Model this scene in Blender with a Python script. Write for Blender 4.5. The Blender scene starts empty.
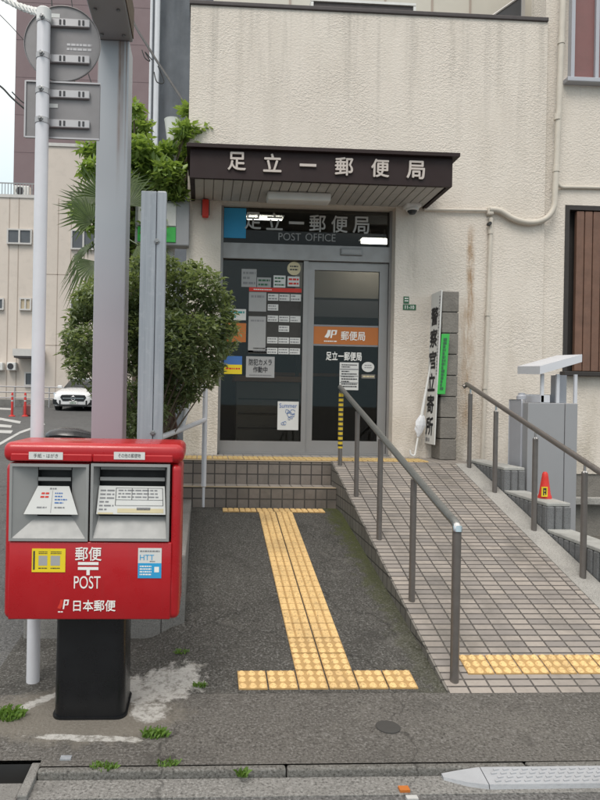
import bpy, bmesh, math, random
from mathutils import Vector, Matrix
random.seed(7)
R = math.radians
S = bpy.context.scene
COL = S.collection

# ------------------------------------------------------------------ camera
FOC, CX, CY, ROLL, YAW, EYE = 640.0, 235.0, 400.0, 0.018, R(2.9), 1.5
cam_d = bpy.data.cameras.new('camera'); cam = bpy.data.objects.new('camera', cam_d); COL.objects.link(cam)
cam_d.sensor_fit = 'VERTICAL'; cam_d.sensor_height = 36.0; cam_d.lens = FOC / 800 * 36.0
cam_d.shift_x = (300 - CX) / 800.0
cam_d.clip_start = 0.05; cam_d.clip_end = 600
_f = Vector((math.sin(YAW), math.cos(YAW), 0)); _r = Vector((math.cos(YAW), -math.sin(YAW), 0)); _u = Vector((0, 0, 1))
_cr = _r * math.cos(ROLL) + _u * math.sin(ROLL); _cu = _u * math.cos(ROLL) - _r * math.sin(ROLL)
cam.matrix_world = Matrix(((_cr.x, _cu.x, -_f.x, 0), (_cr.y, _cu.y, -_f.y, 0), (_cr.z, _cu.z, -_f.z, EYE), (0, 0, 0, 1)))
S.camera = cam

# ------------------------------------------------------------------ light
SUN_EL, SUN_ROT = R(58), R(205)
w = bpy.data.worlds.new('World'); S.world = w; w.use_nodes = True
nt = w.node_tree; nt.nodes.clear()
out = nt.nodes.new('ShaderNodeOutputWorld'); bg = nt.nodes.new('ShaderNodeBackground')
sky = nt.nodes.new('ShaderNodeTexSky'); sky.sky_type = 'NISHITA'; sky.sun_disc = False
sky.sun_elevation = SUN_EL; sky.sun_rotation = SUN_ROT; sky.air_density = 1.0; sky.dust_density = 3.0; sky.ozone_density = 1.0
# thin bright overcast: broken white cloud in front of the blue
tc = nt.nodes.new('ShaderNodeTexCoord'); cn = nt.nodes.new('ShaderNodeTexNoise'); cn.inputs['Scale'].default_value = 2.2; cn.inputs['Detail'].default_value = 6
cr = nt.nodes.new('ShaderNodeMapRange'); cr.inputs[1].default_value = 0.3; cr.inputs[2].default_value = 0.7; cr.inputs[3].default_value = 0.85; cr.inputs[4].default_value = 0.97
mx = nt.nodes.new('ShaderNodeMix'); mx.data_type = 'RGBA'
sx_ = nt.nodes.new('ShaderNodeSeparateXYZ'); nt.links.new(tc.outputs['Generated'], sx_.inputs[0])
el = nt.nodes.new('ShaderNodeMapRange'); el.inputs[1].default_value = .1; el.inputs[2].default_value = .75; nt.links.new(sx_.outputs['Z'], el.inputs[0])
cm = nt.nodes.new('ShaderNodeMix'); cm.data_type = 'RGBA'; cm.inputs[6].default_value = (3.5, 4.75, 5.3, 1); cm.inputs[7].default_value = (9.7, 9.2, 8.6, 1)
nt.links.new(el.outputs[0], cm.inputs[0]); nt.links.new(cm.outputs[2], mx.inputs[7])
nt.links.new(tc.outputs['Generated'], cn.inputs['Vector']); nt.links.new(cn.outputs['Fac'], cr.inputs[0]); nt.links.new(cr.outputs[0], mx.inputs[0])
nt.links.new(sky.outputs[0], mx.inputs[6]); nt.links.new(mx.outputs[2], bg.inputs[0]); bg.inputs[1].default_value = 0.12
nt.links.new(bg.outputs[0], out.inputs[0])
sd = bpy.data.lights.new('sun', 'SUN'); sd.energy = 1.3; sd.angle = R(25); sd.color = (1, 0.96, 0.9)
so = bpy.data.objects.new('sun', sd); COL.objects.link(so)
_az = SUN_ROT   # compass angle from +Y towards +X
_sv = Vector((math.sin(_az) * math.cos(SUN_EL), math.cos(_az) * math.cos(SUN_EL), math.sin(SUN_EL)))
so.rotation_euler = (-_sv).to_track_quat('-Z', 'Y').to_euler()
so.location = (0, 0, 20)
S.view_settings.view_transform = 'Standard'; S.view_settings.look = 'None'; S.view_settings.gamma = 1
S.view_settings.use_curve_mapping = False; S.view_settings.exposure = 0.47
S.render.engine = 'CYCLES'; S.cycles.max_bounces = 8; S.cycles.transparent_max_bounces = 12
S.cycles.use_denoising = True

# ------------------------------------------------------------------ survey helpers: a sight line of the photo met with a known plane
def ray(px, py):
    x = px + ROLL * (py - CY); y = py - ROLL * (px - CX)
    a = (x - CX) / FOC
    return Vector((a * math.cos(YAW) + math.sin(YAW), -a * math.sin(YAW) + math.cos(YAW), -(y - CY) / FOC))
def onY(px, py, Y):
    d = ray(px, py); t = Y / d.y; return Vector((d.x * t, Y, EYE + d.z * t))
def onX(px, py, X):
    d = ray(px, py); t = X / d.x; return Vector((X, d.y * t, EYE + d.z * t))
def onZ(px, py, Z):
    d = ray(px, py); t = (Z - EYE) / d.z; return Vector((d.x * t, d.y * t, Z))
def onS(px, py, z0, y0, s):
    d = ray(px, py); t = (EYE - z0 + s * y0) / (s * d.y - d.z); return Vector((d.x * t, d.y * t, EYE + d.z * t))
def rect(x0, y0, x1, y1, Y):           # photo rectangle -> (X0, X1, Z0, Z1) on plane Y, by its middle lines
    a = onY(x0, (y0 + y1) / 2, Y); b = onY(x1, (y0 + y1) / 2, Y); c = onY((x0 + x1) / 2, y0, Y); d = onY((x0 + x1) / 2, y1, Y)
    return (a.x, b.x, d.z, c.z)

# ------------------------------------------------------------------ materials
MATS = {}
def nn(t, ty, **kw):
    n = t.nodes.new(ty)
    for k, v in kw.items():
        if k.startswith('i_'): n.inputs[k[2:].replace('_', ' ')].default_value = v
        else: setattr(n, k, v)
    return n
def mix(t, fac, a, b, mode='MIX'):
    m = t.nodes.new('ShaderNodeMix'); m.data_type = 'RGBA'; m.blend_type = mode
    for k, v in ((0, fac), (6, a), (7, b)):
        if hasattr(v, 'links'): t.links.new(v, m.inputs[k])
        elif k == 0: m.inputs[0].default_value = v
        else: m.inputs[k].default_value = (*v, 1) if len(v) == 3 else v
    return m.outputs[2]
def ramp01(t, src, lo, hi, a=0.0, b=1.0):
    m = t.nodes.new('ShaderNodeMapRange'); t.links.new(src, m.inputs[0])
    m.inputs[1].default_value = lo; m.inputs[2].default_value = hi; m.inputs[3].default_value = a; m.inputs[4].default_value = b
    return m.outputs[0]
def noise(t, vec, scale, detail=4, rough=.55, stretch=None):
    if stretch:
        mp = t.nodes.new('ShaderNodeMapping'); mp.inputs['Scale'].default_value = stretch; t.links.new(vec, mp.inputs[0]); vec = mp.outputs[0]
    n = nn(t, 'ShaderNodeTexNoise'); n.inputs['Scale'].default_value = scale; n.inputs['Detail'].default_value = detail; n.inputs['Roughness'].default_value = rough
    t.links.new(vec, n.inputs['Vector']); return n.outputs['Fac']
def base(name):
    m = bpy.data.materials.new(name); m.use_nodes = True; t = m.node_tree
    b = t.nodes['Principled BSDF']; c = t.nodes.new('ShaderNodeTexCoord')
    MATS[name] = m
    return m, t, b, c.outputs['Object']
def bumpit(t, b, h, strength, dist):
    n = t.nodes.new('ShaderNodeBump'); n.inputs['Strength'].default_value = strength; n.inputs['Distance'].default_value = dist
    t.links.new(h, n.inputs['Height']); t.links.new(n.outputs[0], b.inputs['Normal'])
def M(name, col, rough=.6, metal=0., var=.12, vs=6, bump=0., bs=60, spec=.5, speck=0., specks=150, dirt=0., coat=0.):
    m, t, b, v = base(name)
    c = mix(t, noise(t, v, vs), tuple(x * (1 - var) for x in col), tuple(min(1, x * (1 + var)) for x in col))
    if speck:
        f = noise(t, v, specks, 2)
        c = mix(t, ramp01(t, f, .56, .7), c, tuple(min(1, x * (1 + speck) + .03 * speck) for x in col))
        c = mix(t, ramp01(t, f, .44, .3), c, tuple(x * .5 for x in col))
    if dirt:
        c = mix(t, ramp01(t, noise(t, v, 3, 8, .65), .5, .8, 0, dirt), c, (.05, .045, .04))
    t.links.new(c, b.inputs['Base Color'])
    r = ramp01(t, noise(t, v, vs * 2.3), .3, .7, max(.02, rough - .08), min(1, rough + .08)); t.links.new(r, b.inputs['Roughness'])
    b.inputs['Metallic'].default_value = metal; b.inputs['Specular IOR Level'].default_value = spec
    b.inputs['Coat Weight'].default_value = coat
    if bump: bumpit(t, b, noise(t, v, bs, 5), bump, .01)
    return m
def tiled(name, c1, c2, mortar, w_, h_, ms=.004, axes='XY', rough=.55, dirt=.35):
    m, t, b, v = base(name)
    sp = nn(t, 'ShaderNodeSeparateXYZ'); cb = nn(t, 'ShaderNodeCombineXYZ'); t.links.new(v, sp.inputs[0])
    t.links.new(sp.outputs[axes[0]], cb.inputs[0]); t.links.new(sp.outputs[axes[1]], cb.inputs[1])
    br = nn(t, 'ShaderNodeTexBrick', offset=0.0, squash=1.0)
    br.inputs['Color1'].default_value = (*c1, 1); br.inputs['Color2'].default_value = (*c2, 1); br.inputs['Mortar'].default_value = (*mortar, 1)
    br.inputs['Scale'].default_value = 1; br.inputs['Mortar Size'].default_value = ms; br.inputs['Mortar Smooth'].default_value = .1
    br.inputs['Brick Width'].default_value = w_; br.inputs['Row Height'].default_value = h_; br.inputs['Bias'].default_value = 0
    t.links.new(cb.outputs[0], br.inputs['Vector'])
    c = mix(t, ramp01(t, noise(t, v, 40, 4), .3, .7, 0, .35), br.outputs['Color'], tuple(x * .6 for x in c1))
    c = mix(t, ramp01(t, noise(t, v, 2.2, 8, .65), .48, .75, 0, dirt), c, (.07, .065, .055))
    t.links.new(c, b.inputs['Base Color']); b.inputs['Roughness'].default_value = rough
    iv = nn(t, 'ShaderNodeMath', operation='SUBTRACT'); iv.inputs[0].default_value = 1; t.links.new(br.outputs['Fac'], iv.inputs[1])
    bumpit(t, b, iv.outputs[0], .8, .004)
    return m
def leafmat(name, a, b_, rough=.45):
    m, t, b, v = base(name)
    g = nn(t, 'ShaderNodeNewGeometry')
    t.links.new(mix(t, g.outputs['Random Per Island'], a, b_), b.inputs['Base Color'])
    b.inputs['Roughness'].default_value = rough
    tr = nn(t, 'ShaderNodeBsdfTranslucent'); tr.inputs[0].default_value = (b_[0] * 1.4, b_[1] * 1.5, b_[2] * .8, 1)
    ms = nn(t, 'ShaderNodeMixShader'); ms.inputs[0].default_value = .3
    o = [n for n in t.nodes if n.type == 'OUTPUT_MATERIAL'][0]
    t.links.new(b.outputs[0], ms.inputs[1]); t.links.new(tr.outputs[0], ms.inputs[2]); t.links.new(ms.outputs[0], o.inputs[0])
    return m
def glassmat(name, tint, ior=1.5, rough=.02):
    m = bpy.data.materials.new(name); m.use_nodes = True; t = m.node_tree; t.nodes.clear(); MATS[name] = m
    o = nn(t, 'ShaderNodeOutputMaterial'); tr = nn(t, 'ShaderNodeBsdfTransparent'); gl = nn(t, 'ShaderNodeBsdfGlossy')
    tr.inputs[0].default_value = (*tint, 1); gl.inputs['Roughness'].default_value = rough
    fr = nn(t, 'ShaderNodeFresnel'); fr.inputs[0].default_value = ior; ms = nn(t, 'ShaderNodeMixShader')
    t.links.new(fr.outputs[0], ms.inputs[0]); t.links.new(tr.outputs[0], ms.inputs[1]); t.links.new(gl.outputs[0], ms.inputs[2]); t.links.new(ms.outputs[0], o.inputs[0])
    return m
def emit(name, col, st):
    m = bpy.data.materials.new(name); m.use_nodes = True; b = m.node_tree.nodes['Principled BSDF']; MATS[name] = m
    b.inputs['Base Color'].default_value = (*col, 1); b.inputs['Emission Color'].default_value = (*col, 1); b.inputs['Emission Strength'].default_value = st
    return m

def stuccomat():
    m, t, b, v = base('cream stucco')
    g = nn(t, 'ShaderNodeNewGeometry'); P = g.outputs['Position']
    sp = nn(t, 'ShaderNodeSeparateXYZ'); t.links.new(P, sp.inputs[0])
    c = mix(t, noise(t, P, 1.3, 6), (.66, .594, .525), (.735, .675, .605))
    # rain streaks running down from the coping
    st = noise(t, P, 1, 6, .6, (7, 7, .35)); hi = ramp01(t, sp.outputs['Z'], 3.9, 5.6)
    mm = nn(t, 'ShaderNodeMath', operation='MULTIPLY'); t.links.new(ramp01(t, st, .5, .72, 0, .55), mm.inputs[0]); t.links.new(hi, mm.inputs[1])
    c = mix(t, mm.outputs[0], c, (.3, .28, .25))
    # general grime patches, stronger towards the paving
    lo = ramp01(t, sp.outputs['Z'], 2.6, .8, .12, .6)
    mm2 = nn(t, 'ShaderNodeMath', operation='MULTIPLY'); t.links.new(ramp01(t, noise(t, P, 2.6, 8, .6, (2, 2, .6)), .42, .72), mm2.inputs[0]); t.links.new(lo, mm2.inputs[1])
    c = mix(t, mm2.outputs[0], c, (.33, .285, .21))
    # rust runs
    for px, y0, y1, wd, stg in ((472, 222, 330, .05, 1.0), (469, 225, 300, .03, .8), (468, 290, 450, .16, .6), (414, 215, 300, .1, .3)):
        a = onY(px, y0, 6.85); z = onY(px, y1, 6.85)
        d = nn(t, 'ShaderNodeMath', operation='SUBTRACT'); t.links.new(sp.outputs['X'], d.inputs[0]); d.inputs[1].default_value = a.x
        ab = nn(t, 'ShaderNodeMath', operation='ABSOLUTE'); t.links.new(d.outputs[0], ab.inputs[0])
        k = ramp01(t, ab.outputs[0], wd, 0)
        zr = ramp01(t, sp.outputs['Z'], z.z, z.z + .3); zt = ramp01(t, sp.outputs['Z'], a.z, a.z - .25)
        q = nn(t, 'ShaderNodeMath', operation='MULTIPLY'); t.links.new(k, q.inputs[0]); t.links.new(zr, q.inputs[1])
        q2 = nn(t, 'ShaderNodeMath', operation='MULTIPLY'); t.links.new(q.outputs[0], q2.inputs[0]); t.links.new(zt, q2.inputs[1])
        q3 = nn(t, 'ShaderNodeMath', operation='MULTIPLY'); t.links.new(q2.outputs[0], q3.inputs[0]); t.links.new(ramp01(t, noise(t, P, 9, 6, .6, (3, 3, .6)), .3, .6, 0, stg), q3.inputs[1])
        c = mix(t, q3.outputs[0], c, (.3, .17, .07) if px > 440 else (.25, .22, .18))
    t.links.new(c, b.inputs['Base Color']); b.inputs['Roughness'].default_value = .85; b.inputs['Specular IOR Level'].default_value = .25
    n1 = noise(t, P, 44, 3, .55, (1, 1, 1.5)); n2 = noise(t, P, 95, 3)
    h = nn(t, 'ShaderNodeMath', operation='MULTIPLY_ADD'); t.links.new(n2, h.inputs[0]); h.inputs[1].default_value = .25; t.links.new(ramp01(t, n1, .38, .68), h.inputs[2])
    big_ = ramp01(t, noise(t, P, 1.7, 4), .35, .65, .2, .45)
    n_ = t.nodes.new('ShaderNodeBump'); n_.inputs['Distance'].default_value = .014; t.links.new(big_, n_.inputs['Strength']); t.links.new(h.outputs[0], n_.inputs['Height']); t.links.new(n_.outputs[0], b.inputs['Normal'])
    return m
stucco = stuccomat()

def asphalt(name, col, speck, big=.35):
    m, t, b, v = base(name)
    g = nn(t, 'ShaderNodeNewGeometry'); P = g.outputs['Position']
    c = mix(t, noise(t, P, 1.1, 7, .62), tuple(x * (1 - big) for x in col), tuple(x * (1 + big) for x in col))
    f = noise(t, P, 85, 3, .7)
    c = mix(t, ramp01(t, f, .53, .66, 0, 1), c, tuple(x + speck for x in col))
    c = mix(t, ramp01(t, f, .47, .34, 0, .9), c, tuple(x * .35 for x in col))
    vo = nn(t, 'ShaderNodeTexVoronoi'); vo.inputs['Scale'].default_value = 75; t.links.new(P, vo.inputs['Vector'])
    c = mix(t, ramp01(t, vo.outputs['Distance'], .22, .12, 0, .5), c, tuple(x + speck * .8 for x in col))
    c = mix(t, ramp01(t, noise(t, P, 3.5, 8, .7), .54, .7, 0, .6), c, tuple(x * .45 for x in col))
    c = mix(t, ramp01(t, noise(t, P, 4.3, 7, .72), .57, .72, 0, .35), c, (.2, .19, .17))
    ck = nn(t, 'ShaderNodeTexVoronoi', feature='DISTANCE_TO_EDGE'); ck.inputs['Scale'].default_value = .75
    dn = nn(t, 'ShaderNodeTexNoise'); dn.inputs['Scale'].default_value = 5; dn.inputs['Detail'].default_value = 5; t.links.new(P, dn.inputs['Vector'])
    ad = nn(t, 'ShaderNodeVectorMath', operation='MULTIPLY_ADD'); t.links.new(dn.outputs['Color'], ad.inputs[0]); ad.inputs[1].default_value = (.3, .3, .3); t.links.new(P, ad.inputs[2]); t.links.new(ad.outputs[0], ck.inputs['Vector'])
    c = mix(t, ramp01(t, ck.outputs['Distance'], .006, .001, 0, .55), c, tuple(x * .25 for x in col))
    t.links.new(c, b.inputs['Base Color']); b.inputs['Roughness'].default_value = .85; b.inputs['Specular IOR Level'].default_value = .3
    bumpit(t, b, f, .7, .008)
    return m
asp_path = asphalt('path asphalt', (.066, .063, .057), .105, .4)
def mossy(m):
    t = m.node_tree; b = t.nodes['Principled BSDF']; l = b.inputs['Base Color'].links[0]; src = l.from_socket
    g = nn(t, 'ShaderNodeNewGeometry'); P = g.outputs['Position']; sp = nn(t, 'ShaderNodeSeparateXYZ'); t.links.new(P, sp.inputs[0])
    n = noise(t, P, 11, 8, .7); nx_ = nn(t, 'ShaderNodeMath', operation='MULTIPLY_ADD'); t.links.new(n, nx_.inputs[0]); nx_.inputs[1].default_value = .5; t.links.new(sp.outputs['X'], nx_.inputs[2])
    k = ramp01(t, nx_.outputs[0], 1.36, 1.46); far = ramp01(t, sp.outputs['Y'], 3.6, 5.2, .25, .9)
    q = nn(t, 'ShaderNodeMath', operation='MULTIPLY'); t.links.new(k, q.inputs[0]); t.links.new(far, q.inputs[1])
    t.links.new(mix(t, q.outputs[0], src, mix(t, noise(t, P, 45, 4), (.03, .036, .012), (.085, .095, .03))), b.inputs['Base Color'])
mossy(asp_path)
asp_side = asphalt('pavement asphalt', (.108, .101, .092), .085, .42)
asp_road = asphalt('road asphalt', (.115, .112, .11), .1)
asp_street = asphalt('side street asphalt', (.1, .1, .1), .08, .3)
M('ground earth', (.12, .11, .095), .95, bump=.4)
M('concrete', (.33, .32, .3), .85, var=.2, vs=5, bump=.35, bs=70, speck=.3, dirt=.5)
M('dark concrete', (.2, .195, .185), .88, var=.3, vs=4, bump=.4, bs=60, speck=.3, dirt=.75)
M('light mortar', (.48, .47, .445), .9, var=.4, vs=22, bump=.8, bs=50, speck=.3, specks=70, dirt=.9)
M('planter block', (.165, .168, .172), .85, var=.25, vs=7, bump=.4, bs=80, speck=.3, dirt=.6)
M('planter cap', (.4, .4, .38), .85, var=.2, vs=7, bump=.3, bs=80, dirt=.5)
M('stone block', (.2, .185, .165), .85, var=.3, vs=7, bump=.6, bs=45, speck=.4, dirt=.5)
M('dark joint', (.05, .048, .045), .9)
M('soil', (.05, .04, .03), 1, bump=.8, bs=30)
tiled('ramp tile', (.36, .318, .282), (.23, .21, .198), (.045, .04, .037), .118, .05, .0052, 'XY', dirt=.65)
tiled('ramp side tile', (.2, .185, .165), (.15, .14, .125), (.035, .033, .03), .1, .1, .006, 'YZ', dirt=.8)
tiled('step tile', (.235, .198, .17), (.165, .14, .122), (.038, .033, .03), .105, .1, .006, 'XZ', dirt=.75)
tiled('landing tile', (.38, .34, .31), (.3, .275, .25), (.09, .08, .07), .105, .105, .006, 'XY', dirt=.5)
M('tactile yellow', (.7, .475, .21), .7, var=.24, vs=7, bump=.25, bs=90, speck=.12, specks=90, dirt=.5)
M('tactile base', (.42, .265, .105), .8, var=.25, vs=25, bump=.3, bs=90, dirt=.4)
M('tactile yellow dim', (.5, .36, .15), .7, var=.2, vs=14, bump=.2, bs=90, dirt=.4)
M('aluminium', (.29, .28, .275), .45, .45, var=.06, vs=5)
M('aluminium dark', (.24, .24, .24), .45, .4, var=.08)
M('rail bronze', (.19, .172, .16), .36, .55, var=.15, vs=20)
M('rail grey', (.19, .195, .188), .36, .5, var=.12, vs=20)
M('chrome', (.7, .7, .7), .2, 1, var=.03)
M('yellow tape', (.62, .44, .03), .6, var=.15, vs=30)
M('black tape', (.03, .03, .03), .6)
def redpaint():
    m, t, b, v = base('post box red')
    c = mix(t, noise(t, v, 3.5, 6), (.37, .006, .011), (.46, .009, .014))
    c = mix(t, ramp01(t, noise(t, v, 1, 6, .7, (9, 9, 1.4)), .56, .78, 0, .3), c, (.24, .03, .03))
    c = mix(t, ramp01(t, noise(t, v, 46, 4, .75), .7, .78, 0, .6), c, (.5, .16, .14))
    t.links.new(c, b.inputs['Base Color'])
    t.links.new(ramp01(t, noise(t, v, 7, 8, .7), .3, .75, .16, .55), b.inputs['Roughness']); b.inputs['Coat Weight'].default_value = .2; bumpit(t, b, noise(t, v, 9, 3), .06, .01)
redpaint()
M('post box black', (.006, .0065, .008), .3, var=.2, vs=4, bump=.05, bs=30, dirt=.06)
M('slot silver', (.31, .31, .305), .5, .25, var=.08, vs=8)
M('slot dark', (.03, .03, .03), .6)
M('white print', (.82, .81, .78), .5, var=.03)
M('white paper', (.64, .64, .625), .7, var=.04, vs=12)
M('paper shade', (.36, .36, .36), .75, var=.06, vs=12)
M('blue print', (.05, .15, .42), .6)
M('cyan sticker', (.03, .33, .62), .5)
M('yellow sticker', (.78, .6, .02), .5)
M('dark print', (.035, .035, .04), .6)
M('grey print', (.22, .22, .23), .6)
M('red print', (.6, .035, .02), .55)
M('transom letter', (.52, .52, .51), .5)
M('orange band', (.45, .14, .025), .5, var=.05)
M('teal print', (.05, .3, .28), .55)
M('green sign', (.04, .42, .07), .5, var=.05)
M('green dark', (.03, .12, .055), .5)
M('cream sticker', (.6, .52, .33), .6)
M('canopy brown', (.028, .017, .017), .6, .0, spec=.25, var=.15, vs=3)
M('letter beige', (.52, .46, .42), .5, .1, var=.06)
M('soffit panel', (.44, .43, .41), .6, var=.1, vs=4, dirt=.3)
M('lamp white', (.72, .72, .7), .4)
M('white pole', (.66, .655, .69), .4, .1, var=.07, vs=9, dirt=.12)
M('sign back', (.24, .23, .235), .55, .25, var=.08, vs=7, dirt=.15)
M('sign bracket', (.43, .42, .43), .4, .5, var=.06)
def galv():
    m, t, b, v = base('galvanised')
    c = mix(t, ramp01(t, noise(t, v, 1, 6, .65, (40, 40, 1.2)), .3, .7), (.3, .325, .36), (.46, .48, .51))
    c = mix(t, ramp01(t, noise(t, v, 22, 5, .6), .55, .75, 0, .5), c, (.52, .53, .55))
    t.links.new(c, b.inputs['Base Color']); b.inputs['Metallic'].default_value = .35; b.inputs['Roughness'].default_value = .45
galv()
M('bolt', (.3, .3, .3), .4, .8)
M('pipe cream', (.58, .53, .46), .6, var=.1, vs=8, dirt=.25)
M('white plastic', (.74, .74, .73), .45, var=.05, vs=6, dirt=.1)
M('clear plastic', (.7, .71, .74), .25, var=.08, vs=14)
M('cabinet grey', (.31, .312, .325), .5, .1, var=.06, vs=3, dirt=.12)
M('cabinet light', (.42, .43, .47), .45, .1, var=.06, vs=3, dirt=.12)
M('hood white', (.6, .61, .65), .4, var=.05, vs=5, dirt=.15)
M('cone red', (.62, .03, .02), .5, var=.1)
M('mauve panel', (.22, .1, .095), .55, var=.12, vs=3, dirt=.3)
M('brown shutter', (.165, .088, .06), .65, var=.35, vs=9, bump=.2, dirt=.35)
M('dark recess', (.035, .03, .028), .7)
M('coping dark', (.06, .05, .05), .6)
M('balcony panel', (.6, .57, .5), .7, var=.06)
M('interior wall', (.2, .19, .175), .8)
M('interior dark', (.05, .048, .045), .8)
M('interior wood', (.42, .21, .1), .6, var=.2)
M('interior floor', (.12, .11, .1), .5)
M('beige facade', (.66, .585, .52), .85, var=.06, vs=1.2, dirt=.12)
M('beige joint', (.42, .35, .3), .85)
M('mauve tower wall', (.2, .145, .152), .8, var=.06, vs=.6)
M('netting grey', (.12, .13, .145), .85, var=.3, vs=1.6, bump=.9, bs=3)
M('netting pole', (.62, .63, .66), .5)
M('window dark', (.1, .105, .115), .15, var=.25, vs=2)
M('window frame', (.6, .58, .56), .5)
M('curtain', (.5, .42, .3), .8)
M('marking white', (.46, .46, .45), .8, var=.3, vs=6, dirt=.7)
M('car white', (.78, .78, .79), .25, var=.02, coat=.5)
M('car glass', (.03, .035, .04), .08)
M('car black', (.015, .015, .016), .35)
M('rubber', (.02, .02, .02), .8)
M('headlight', (.55, .58, .62), .12, .3)
M('bollard red', (.5, .03, .025), .5)
M('bark', (.12, .09, .065), .9, var=.35, vs=20, bump=.8, bs=40)
M('palm fibre', (.075, .04, .028), .95, var=.5, vs=30, bump=1, bs=60)
leafmat('shrub leaf', (.05, .078, .036), (.255, .3, .16), .36)
leafmat('tree leaf', (.1, .165, .04), (.29, .385, .11), .45)
leafmat('palm leaf', (.03, .055, .015), (.085, .125, .035), .45)
leafmat('grass blade', (.07, .14, .025), (.16, .26, .05))
M('cable black', (.03, .03, .03), .6)
M('cable white', (.6, .6, .58), .6)
M('kerb plate grey', (.34, .35, .37), .65, var=.12, vs=8, bump=.3, bs=80, dirt=.4)
M('scooter black', (.014, .014, .018), .16, coat=.5)
M('seat vinyl', (.03, .03, .034), .28)
M('moss', (.05, .06, .022), .95, var=.5, vs=14, bump=.6)
glassmat('door glass', (.78, .77, .74), 1.38)
glassmat('transom glass', (.6, .61, .6), 1.3)
emit('tube light', (1, .96, .88), 9.0)

def columnpaint():
    m, t, b, v = base('column paint')
    g = nn(t, 'ShaderNodeNewGeometry'); sp = nn(t, 'ShaderNodeSeparateXYZ'); t.links.new(g.outputs['Position'], sp.inputs[0])
    c = mix(t, noise(t, v, 2.5, 6), (.36, .385, .42), (.43, .45, .48))
    c = mix(t, ramp01(t, sp.outputs['Z'], 2.6, 1.2), c, (.4, .3, .335))      # pinkish reflection painted into the colour, stronger near the foot
    P = g.outputs['Position']
    for px, wd, zlo, sg in ((119.5, .016, 2.7, .95), (122.5, .012, 3.0, .6), (97, .012, 2.9, .75), (126, .006, 2.9, .8)):
        x0_ = onY(px, 90, 4.12).x
        d = nn(t, 'ShaderNodeMath', operation='SUBTRACT'); t.links.new(sp.outputs['X'], d.inputs[0]); d.inputs[1].default_value = x0_
        ab = nn(t, 'ShaderNodeMath', operation='ABSOLUTE'); t.links.new(d.outputs[0], ab.inputs[0])
        q = nn(t, 'ShaderNodeMath', operation='MULTIPLY'); t.links.new(ramp01(t, ab.outputs[0], wd, wd * .2), q.inputs[0]); t.links.new(ramp01(t, sp.outputs['Z'], zlo, 3.6), q.inputs[1])
        q2 = nn(t, 'ShaderNodeMath', operation='MULTIPLY'); t.links.new(q.outputs[0], q2.inputs[0]); t.links.new(ramp01(t, noise(t, P, 6, 6, .6, (4, 1, .5)), .3, .6, .2, sg), q2.inputs[1])
        c = mix(t, q2.outputs[0], c, (.17, .085, .04))
    t.links.new(c, b.inputs['Base Color']); b.inputs['Roughness'].default_value = .45; b.inputs['Metallic'].default_value = .05
    return m
columnpaint()

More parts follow.
